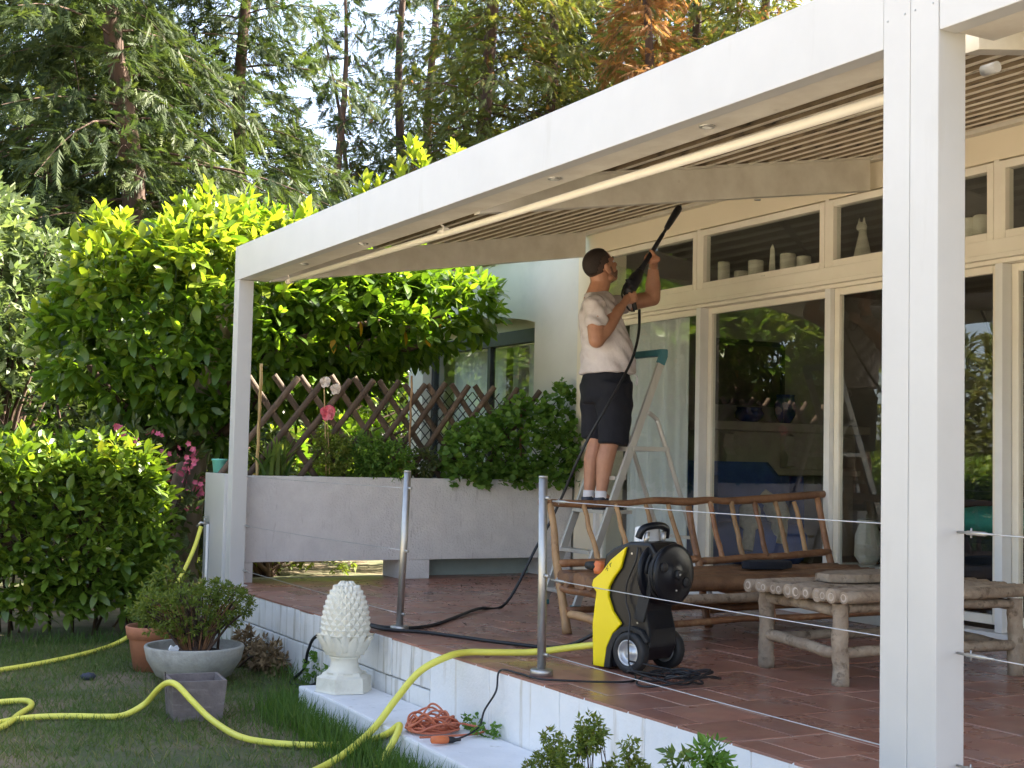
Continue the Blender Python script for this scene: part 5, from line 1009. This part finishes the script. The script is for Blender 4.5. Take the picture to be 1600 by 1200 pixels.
# pressure hose: gun > floor > over the edge > washer
lay('pressure_hose', [at(999, 484, x=2.12), at(998, 520, x=2.18), at(988, 560, x=2.24), at(968, 600, x=2.28), at(945, 640, x=2.28), at(922, 680, x=2.22), at(900, 725, x=2.15), at(880, 772, x=2.05), at(860, 815, x=2.0), at(838, 855, x=1.98), Vector((1.95, 1.25, .03)), Vector((2.05, 1.0, .014)), Vector((2.45, .62, .011)), Vector((2.70, .38, .011)), Vector((2.78, .21, .011)), Vector((2.70, .08, .012)), Vector((2.55, -.0, .012)), at(498, 992, y=-.06), at(482, 1015, y=-.08), at(475, 1045, y=-.07), Vector((1.78, -.10, GZ+.02)),
  Vector((1.9, -.14, GZ+.015)), Vector((2.15, -.10, GZ+.05)), at(545, 1010, y=-.07), Vector((2.62, -.02, .012)), Vector((2.80, .05, .012)), Vector((2.95, .19, .011)), Vector((3.15, .28, .011)), Vector((3.5, .42, .011)), Vector((3.72, .60, .012)), Vector((3.90, .70, .10)), Vector((4.10, .72, .20)), WO+wf*.18+ZV*.25], .0095, 'cord_black', 'black high pressure hose looping from the spray gun along the tiles to the washer', 'hose', 7, 8)
zc_ = .007
pc = [WO+wb*.02+ws*.16+ZV*.05, Vector((4.66, .42, zc_)), Vector((4.72, .33, zc_)), Vector((4.68, .22, zc_)), Vector((4.62, .13, zc_)), Vector((4.52, .02, zc_)), Vector((4.36, .01, zc_)), Vector((4.24, -.02, .003)), at(775, 1080, y=-.055), at(757, 1110, y=-.075), at(748, 1136, y=-.10), at(722, 1152, z=-.275), at(700, 1156, z=-.275)]
lay('power_cord', pc, .0045, 'cord_black', 'black power cord from the washer over the terrace edge to the orange extension lead', 'cord', 8, 6)
rg = random.Random(5); cb = []
for i in range(64):
    t = i*.62; a = .17+.10*math.sin(t*.37+1); b = .055+.035*math.sin(t*.53); cb.append(Vector((4.83+.03*math.sin(t*.31), .52, .008+.030*(1+math.sin(t*1.7))*.6+.0003*i))+Vector((.25, .97, 0))*(a*.72*math.cos(t)-.02)+Vector((.97, -.25, 0))*(b*1.3*math.sin(t)+.02*math.sin(t*.2)))
cb = [WO+wb*.02+ws*.155+ZV*.06]+cb; lay('cable_bundle', cb, .0045, 'cord_black', 'tangled black cable lying on the tiles beside the washer wheel', 'cord', 5, 6)
oc = []; C0 = Vector((4.02, -.24, -.282)); e1 = Vector((.48, .88, 0)); e2 = Vector((.88, -.48, 0))
for i in range(150):
    t = i*.55; A_ = .125+.03*math.sin(t*.23); B_ = .085+.03*math.sin(t*.31+2); th_ = t+.35*math.sin(t*.11); z = .006+.105*(i/150)**.9*(.55+.45*math.sin(t*2.3))*(1-.35*abs(math.cos(th_)))
    oc.append(C0+e1*(A_*math.cos(th_)*.78)+e2*(B_*math.sin(th_)+.02*math.sin(t*.17))+Vector((0, 0, z)))
oc += [C0+e1*.15+Vector((0, 0, .03)), C0+e1*.24+e2*.02+Vector((0, 0, .012)), C0+e1*.18+e2*.10+Vector((0, 0, .006)), C0+e1*.02+e2*.17+Vector((0, 0, .006)), C0+e1*(-.04)+e2*.22+Vector((0, 0, .012))]
EX = thing('extension_cord', 'tangled orange extension cord heaped on the white ledge', 'cord', C0)
MB().tube(smooth_path(oc, 5), .0052, 6).build('cable', 'cord_orange', EX); c = at(688, 1156, z=-.268)
q1 = at(703, 1156, z=-.272); dv = (q1-c).normalized(); MB().tube([c-dv*.045, c-dv*.04, c+dv*.005, c+dv*.035], [.008, .016, .018, .016], 12).build('socket', 'plastic_orange', EX)
MB().tube([c+dv*.036, c+dv*.06, c+dv*.075, c+dv*.10], [.015, .014, .008, .005], 10).build('plug', 'rubber', EX)

# ================================================================== PINEAPPLE FINIAL
FX, FY_, FZ = 2.86, -.205, -.288
FN = thing('pineapple_finial', 'cream stone pineapple finial on a six-sided foot', 'finial', (FX, FY_, FZ))
def hexprism(prof, n=6, rot=.2):
    mb = MB(); k = 0; vs = []
    for r, h in prof:
        for j in range(n): a = 2*math.pi*j/n+rot; vs.append((FX+r*math.cos(a), FY_+r*math.sin(a), FZ+h))
    N = len(prof); fs = [tuple(reversed(range(n))), tuple((N-1)*n+j for j in range(n))]
    for i in range(N-1):
        for j in range(n): fs.append((i*n+j, i*n+(j+1) % n, (i+1)*n+(j+1) % n, (i+1)*n+j))
    return mb.add(vs, fs)
hexprism([(.158, 0), (.150, .004), (.146, .075), (.122, .085), (.112, .10)], rot=.35).build('foot', 'finial_stone', FN, .004)
MB().lathe([(.105, .095), (.088, .108), (.076, .125), (.071, .15), (.073, .168), (.080, .172), (.080, .180), (.070, .185)], (FX, FY_, FZ), 28).build('stem', 'finial_stone', FN)
def pr(h):                                                   # pineapple radius over its height (0..1)
    return .128*(max(0, 1-abs((h-.36)/(.645 if h > .36 else .52))**1.95))**.5
z0, HH = FZ+.182, .385
core = [(max(.004, pr(i/24)*.90), z0-FZ+HH*i/24) for i in range(25)]
MB().lathe(core, (FX, FY_, FZ), 28).build('core', 'finial_stone', FN)
rows = 12
for i in range(rows):
    h = .20+.77*(i/(rows-1))**.95; R_ = pr(h); n = 16 if R_ > .06 else 10
    if R_ < .035: n = 6
    for j in range(n):
        a = 2*math.pi*(j+.5*(i % 2))/n; er = Vector((math.cos(a), math.sin(a), 0)); et = Vector((-math.sin(a), math.cos(a), 0)); c = Vector((FX, FY_, z0+HH*h))+er*R_*.90
        dh = .01; sl = (pr(min(h+dh, .999))-pr(h-dh))/(2*dh*HH); up_ = (ZV+er*sl).normalized(); nn = up_.cross(et)*-1; nn = nn if nn.dot(er) > 0 else -nn
        wv = math.pi*R_/n*1.02; hv = HH*.77/rows*1.12; tip = c+nn*(.019*min(1, R_/.07))+up_*hv*.30
        vs = [c-up_*hv, c+et*wv, c+up_*hv, c-et*wv, tip]; MB().add(vs, [(0, 1, 4), (1, 2, 4), (2, 3, 4), (3, 0, 4)]).build('scale', 'finial_stone', FN)
for ring, (h, n, L_, out) in enumerate(((.02, 8, .105, .030), (.07, 8, .095, .018))):
    for j in range(n):
        a = 2*math.pi*(j+.5*ring)/n; er = Vector((math.cos(a), math.sin(a), 0)); et = Vector((-math.sin(a), math.cos(a), 0)); vs = []
        for k in range(6):
            f = k/5; hh = min(h+f*L_/HH*.95, .5); c = Vector((FX, FY_, z0+HH*hh))+er*(pr(max(hh, .03))*.92+.006+out*f**2); ww = .030*math.sin(math.pi*(.12+.82*f))**.8+.002; vs += [c-et*ww-er*.012, c+er*.012, c+et*ww-er*.012]
        MB().add(vs, [(3*k+q_, 3*k+q_+1, 3*k+q_+4, 3*k+q_+3) for k in range(5) for q_ in (0, 1)], True).build('leaf', 'finial_stone', FN)

# ================================================================== PERSON ON THE LADDER
PR = thing('person', 'person in a pale t-shirt and dark shorts on the ladder raising a spray lance', 'person', (2.0, 1.88, .632))
def cone(mb, p, q, r0, r1, n=14, flat=False):
    p, q = Vector(p), Vector(q); mb.tube([p, q], [r0, r1], n)
    if not flat: mb.ball(p, r0*1.0, 14, 8); mb.ball(q, r1*1.0, 14, 8)
def solid(mb, name, m, parent, vox, smooth=6, wr=None):
    me = mb.mesh(name, rootloc(parent)); o = bpy.data.objects.new(name+'_tmp', me); COL.objects.link(o)
    r = o.modifiers.new('r', 'REMESH'); r.mode = 'VOXEL'; r.voxel_size = vox; r.use_smooth_shade = True
    s = o.modifiers.new('s', 'SMOOTH'); s.factor = .5; s.iterations = smooth
    dg = bpy.context.evaluated_depsgraph_get(); dg.update(); nm = bpy.data.meshes.new_from_object(o.evaluated_get(dg)); bpy.data.objects.remove(o); nm.name = name
    if wr:
        no = [v.normal.copy() for v in nm.vertices]
        for v, k in zip(nm.vertices, no): v.co += k*wr(v.co+rootloc(parent))
    for p in nm.polygons: p.use_smooth = True
    nm.materials.clear(); return link(name, nm, m, parent)
# joints (metres, world)
ShR, ElR, HaR = Vector((2.185, 1.725, 1.955)), Vector((2.235, 1.715, 1.725)), Vector((2.155, 1.992, 2.012))
ShL, ElL, HaL = Vector((1.845, 1.985, 1.985)), Vector((1.93, 2.355, 2.072)), Vector((2.01, 2.300, 2.345))
NB, NT = Vector((2.02, 1.835, 2.03)), Vector((2.02, 1.875, 2.13))
HC = Vector((2.02, 1.872, 2.232)); HS = 1.09                           # head centre
fw_ = Vector((-.08, .86, .46)).normalized(); rt_ = fw_.cross(Vector((0, 0, 1))).normalized(); up_ = rt_.cross(fw_)
HM = Matrix((rt_, fw_, up_)).transposed()
hp_ = lambda x, y, z: HC+HM @ (Vector((x, y, z))*HS)
LG0, LG1 = Vector((2.02, 1.955, 2.00)), Vector((1.955, 2.56, 2.735))
gun_a, gun_b = at(983, 452, x=2.12), at(1062, 323, x=1.95); ga = (gun_b-gun_a).normalized()
grip_a, grip_b = at(985, 447, x=2.13), at(992, 482, x=2.13); gg = (grip_b-grip_a).normalized()
body = MB()
# trunk under the clothes
for c, r in (((2.01,1.90,1.80),(.165,.105,.13)), ((2.005,1.915,1.62),(.155,.115,.14)), ((2.0,1.92,1.45),(.155,.12,.12))): body.ball(c, r, 16, 10)
cone(body, ShR-Vector((.03, -.03, .0)), ShL+Vector((.03, -.03, 0)), .06, .06)
cone(body, NB-Vector((0, .01, .03)), NT, .074, .066); cone(body, NT, hp_(0, -.03, -.03), .066, .066)
# head
body.ball(hp_(0, -.012, .030), (.076*HS, .100*HS, .088*HS), 18, 12, HM); body.ball(hp_(0, .030, -.035), (.062*HS, .066*HS, .075*HS), 16, 10, HM); body.ball(hp_(0, .058, -.088), (.036*HS, .030*HS, .026*HS), 12, 8, HM)
cone(body, hp_(.045, .0, -.075), hp_(.012, .062, -.092), .026, .022); cone(body, hp_(-.045, .0, -.075), hp_(-.012, .062, -.092), .026, .022)
cone(body, hp_(0, .090, .012), hp_(0, .112, -.026), .009, .015); cone(body, hp_(-.012, .098, -.03), hp_(.012, .098, -.03), .010, .010); cone(body, hp_(-.034, .078, .022), hp_(.034, .078, .022), .014, .014); body.ball(hp_(0, .088, -.060), (.024*HS, .012*HS, .009*HS), 10, 6, HM); body.ball(hp_(.036, .066, -.018), .022, 10, 6); body.ball(hp_(-.036, .066, -.018), .022, 10, 6)
for sx in (-1, 1): body.ball(hp_(sx*.078, -.012, -.012), (.009*HS, .020*HS, .033*HS), 10, 8, HM); body.ball(hp_(sx*.076, -.004, -.034), (.009*HS, .012*HS, .014*HS), 8, 6, HM)
# arms
cone(body, ShR, ElR, .062, .054); cone(body, ElR, ElR.lerp(HaR, .35), .052, .055); cone(body, ElR.lerp(HaR, .35), ElR.lerp(HaR, .80), .055, .034)
cone(body, ShL, ElL, .062, .052); cone(body, ElL, ElL.lerp(HaL, .32), .052, .054); cone(body, ElL.lerp(HaL, .32), ElL.lerp(HaL, .76), .054, .033)
def grip(c, axis, rg, back, wrist, thumb_up=1):
    """a fist round a bar: palm on the 'back' side, four bent fingers, thumb closing from the other side"""
    axis = axis.normalized(); b = (back-axis*back.dot(axis)).normalized(); t = axis.cross(b)
    P = lambda th, off, rr: c+axis*off+(b*math.cos(th)+t*math.sin(th))*rr
    for i, (off, L_) in enumerate(((.031, .96), (.010, 1.04), (-.011, 1.0), (-.031, .84))):
        rr = rg+.0085; th = [.15, .95, 1.9, 2.85*L_]; ks = [P(a, off*(1-.05*k), rr+(.006 if k == 0 else 0)) for k, a in enumerate(th)]
        for k in range(3): cone(body, ks[k], ks[k+1], .0102-.0008*k, .0094-.0008*k, 8)
    cone(body, P(.1, .030, rg+.016), P(.1, -.030, rg+.016), .015, .014); cone(body, P(-.45, .022, rg+.020), P(-.45, -.026, rg+.022), .015, .016)
    cone(body, P(-.25, .0, rg+.030), wrist, .026, .028); cone(body, P(-.4, -.02, rg+.02), P(-.3, .0, rg+.045), .018, .024)
    tb = [P(-.75, .018*thumb_up, rg+.018), P(-1.35, .034*thumb_up, rg+.012), P(-2.1, .040*thumb_up, rg+.009)]
    cone(body, tb[0], tb[1], .0135, .0115, 8); cone(body, tb[1], tb[2], .0112, .009, 8)
gr_c = grip_a.lerp(grip_b, .50); grip(gr_c, -gg, .0165, Vector((.35, -.9, .0)), ElR.lerp(HaR, .80))
gl_c = at(1012, 404, x=2.06).lerp(at(1012, 404, x=2.02), .5); tpar = (gl_c-gun_a).dot(ga); gl_c = gun_a+ga*tpar
grip(gl_c, ga, .016, Vector((.55, .75, -.4)), ElL.lerp(HaL, .76))
# legs
for X, ya in ((2.085, 1.865), (1.925, 1.872)):
    hip = Vector((X, 1.925, 1.38)); kn = Vector((X+.0, 1.925, 1.07)); an = Vector((X, ya, .725))
    cone(body, hip, kn, .088, .064); cone(body, kn, kn.lerp(an, .32)-Vector((0, .012, 0)), .060, .060); cone(body, kn.lerp(an, .32)-Vector((0, .012, 0)), an, .060, .034); cone(body, an, Vector((X, ya+.09, .675)), .034, .028)
BD = solid(body, 'body', 'skin', PR, .0055, 5)
# hair, stubble, eyes
def cap(name, m, c, r, keep):
    mb = MB(); n, k = 40, 26; mb.ball(c, tuple(q*HS for q in r), n, k, HM); mb_v = [Vector(v) for v in mb.v]; loc = [(HM.transposed() @ (v-HC))/HS for v in mb_v]
    fs = [f for f in mb.f if all(keep(loc[i]) for i in f)]; me = MB().add(mb_v, fs, True).build(name, m, PR); mod = me.modifiers.new('s', 'SOLIDIFY'); mod.thickness = .007; mod.offset = -1; return me
cap('hair_fade', 'hair_short', hp_(0, -.013, .031), (.0778, .1012, .0898), lambda p: p.z > .012-min(.085, max(0, -.012-p.y)*1.5) and p.y < .050 and not (p.y > .012 and p.z < .035) or (abs(p.x) > .06 and .004 < p.y < .022 and p.z > -.03))
cap('hair', 'hair', hp_(0, -.013, .033), (.0790, .1020, .0915), lambda p: p.z > .058-min(.075, max(0, -.02-p.y)*1.2) and (p.y < .052 or p.z > .088))
cap('beard_stubble', 'stubble', hp_(0, .031, -.037), (.0645, .0685, .0775), lambda p: p.z < -.055 and p.y > -.02 or (abs(p.x) > .052 and p.z < .0 and -.005 < p.y < .035))
for sx in (-1, 1):
    MB().ball(hp_(sx*.031, .082, .003), (.012, .008, .008), 10, 6, HM).build('eye', 'sock', PR); MB().tube([hp_(sx*.050, .078, .026), hp_(sx*.032, .092, .030), hp_(sx*.014, .092, .024)], [.003, .005, .004], 6).build('eyebrow', 'hair', PR)
MB().ball(hp_(.079, -.004, -.040), .0035, 8, 5).build('earring', 'rubber', PR)
# t-shirt
sh = MB(); rings = [(1.525,(2.005,1.945),.188,.158),(1.60,(2.005,1.945),.186,.160),(1.68,(2.008,1.935),.184,.155),(1.76,(2.01,1.915),.188,.147),(1.84,(2.012,1.895),.196,.137),(1.92,(2.015,1.875),.198,.122),(1.985,(2.017,1.862),.170,.100),(2.035,(2.02,1.850),.112,.084),(2.062,(2.02,1.846),.080,.076)]
yaw = -.62; cy, sy = math.cos(yaw), math.sin(yaw); vs = []; n = 32
for i, (z, (cx_, cyy), a, b) in enumerate(rings):
    yw = yaw*min(1, (z-1.525)/.3); c_, s_ = math.cos(yw), math.sin(yw)
    for j in range(n): t = 2*math.pi*j/n; ex, ey_ = a*math.cos(t), b*math.sin(t); ex *= 1.10; ey_ *= 1.15+.05*math.sin(t)*(z < 1.8); vs.append((cx_+ex*c_-ey_*s_, cyy+ex*s_+ey_*c_, z+.02*math.sin(t)*(1 if i < 8 else .5)*(i > 5)))
fs = [tuple(reversed(range(n))), tuple((len(rings)-1)*n+j for j in range(n))]+[(i*n+j, i*n+(j+1) % n, (i+1)*n+(j+1) % n, (i+1)*n+j) for i in range(len(rings)-1) for j in range(n)]
sh.add(vs, fs)
cone(sh, ShR+Vector((-.05, .03, .005)), ShR, .075, .074); sh.tube([ShR+Vector((0, 0, .02)), ShR.lerp(ElR, .25), ShR.lerp(ElR, .66)], [.074, .076, .073], 18)
cone(sh, ShL+Vector((.05, -.03, 0)), ShL, .075, .072); sh.tube([ShL, ShL.lerp(ElL, .25), ShL.lerp(ElL, .55)], [.072, .072, .068], 18)
def wrk(p):
    f = noise.noise(Vector((p.x*7+p.z*9, p.y*7-p.z*6, p.z*13))); g = math.sin((p.z*1.0+p.y*.85)*62+4*noise.noise(p*5))
    return .011*f+.0065*g*(.35+max(0, noise.noise(p*4+Vector((9, 0, 0)))*1.6))-.002
solid(sh, 'tshirt', 'tshirt', PR, .009, 4, wrk)
# shorts
so_ = MB(); n = 28; vs = []; rings = [(1.535,(2.003,1.945),.178,.148),(1.45,(2.003,1.94),.186,.160),(1.37,(2.003,1.935),.184,.155),(1.335,(2.003,1.935),.176,.14)]
for z, (cx_, cyy), a, b in rings:
    for j in range(n): t = 2*math.pi*j/n; vs.append((cx_+a*math.cos(t), cyy+b*math.sin(t), z))
so_.add(vs, [tuple(range(n)), tuple(reversed([3*n+j for j in range(n)]))]+[(i*n+j, i*n+(j+1) % n, (i+1)*n+(j+1) % n, (i+1)*n+j) for i in range(3) for j in range(n)])
for X, tz in ((2.10, 1.058), (1.905, 1.088)): so_.tube([(X, 1.94, 1.47), (X, 1.945, 1.32), (X+(.006 if X > 2 else -.006), 1.945, 1.18), (X+(.008 if X > 2 else -.008), 1.935, tz)], [.122, .122, .108, .100], 20)
solid(so_, 'shorts', 'shorts', PR, .010, 4, lambda p: .006*noise.noise(Vector((p.x*6, p.y*6, p.z*5)))+.003*math.sin(p.z*45+p.y*30+3*noise.noise(p*4)))
MB().tube(smooth_path([(2.12, 2.075, 1.53), (2.15, 2.09, 1.505), (2.16, 2.085, 1.475), (2.145, 2.09, 1.455), (2.135, 2.09, 1.47), (2.14, 2.095, 1.50), (2.13, 2.10, 1.52)], 5), .004, 6).build('drawstring', 'sock', PR)
for X, ya in ((2.085, 1.865), (1.925, 1.872)):
    MB().tube([(X, ya, .69), (X, ya, .725), (X, ya, .755)], [.041, .039, .038], 16).build('sock', 'sock', PR)
    sm_ = MB(); sm_.ball((X, ya+.0, .668), (.042, .062, .034), 14, 8); sm_.ball((X, ya+.085, .660), (.044, .085, .026), 14, 8); sm_.ball((X, ya+.02, .690), (.042, .055, .03), 14, 8); sm_.tube([(X, ya-.005, .68), (X, ya-.012, .715)], [.046, .042], 14); s0 = solid(sm_, 'shoe', 'shoe', PR, .007, 3)
    MB().prism([(.040*math.cos(t)*(1.05 if math.sin(t) > 0 else .95), .122*math.sin(t)) for t in np.linspace(0, 6.28, 25)[:-1]], (X, ya+.055, .6325), (1, 0, 0), (0, 1, 0), (0, 0, 1), 0, .016).build('sole', 'shoe_sole', s0, .003)
w_ = ElL.lerp(HaL, .72); dw = (HaL-ElL).normalized(); MB().lathe([(.0335, -.010), (.0345, 0), (.0335, .010)], w_, 18, axis=dw, cap=False).build('wristband', 'lance_grey', PR)
# spray lance, held in both hands
LN = thing('spray_lance', 'black pressure washer gun and lance held up by the person', 'spray lance', gun_a)
g0 = gun_a-ga*.045
MB().tube(smooth_path([g0-ga*.005, g0+ga*.035, gun_a+ga*.03, gun_a+ga*.10, gun_a+ga*.18], 4), [.020]*2+[.040]*4+[.046]*4+[.042]*4+[.032, .030, .027], 14).build('gun_body', 'lance_black', LN)
MB().tube([grip_a-gg*.05, grip_a, grip_b, grip_b+gg*.012], [.026, .018, .016, .019], 12).build('pistol_grip', 'lance_black', LN)
MB().tube(smooth_path([grip_b+gg*.01-ga*.01, grip_b+gg*.012-Vector((0, .05, 0)), grip_a+Vector((0, -.065, -.07)), grip_a+Vector((0, -.05, .0))], 5), .006, 6).build('trigger_guard', 'lance_black', LN)
Lt = (gun_b-gun_a).length
MB().tube([gun_a+ga*.17, gun_a+ga*.24, gun_a+ga*(Lt-.30), gun_a+ga*(Lt-.27)], [.024, .017, .014, .010], 12).build('lance_tube', 'lance_black', LN)
MB().tube([gun_a+ga*(Lt-.275), gun_a+ga*(Lt-.23)], .011, 10).build('lance_neck', 'lance_black', LN)
MB().tube([gun_a+ga*(Lt-.235), gun_a+ga*(Lt-.225), gun_a+ga*(Lt-.17), gun_a+ga*(Lt-.06), gun_a+ga*(Lt-.015), gun_a+ga*(Lt-.008)], [.014, .018, .022, .026, .025, .020], 14).build('nozzle', 'lance_black', LN)
MB().tube([gun_a+ga*(Lt-.008), gun_a+ga*(Lt+.012)], .012, 10).build('nozzle_tip', 'lance_grey', LN)
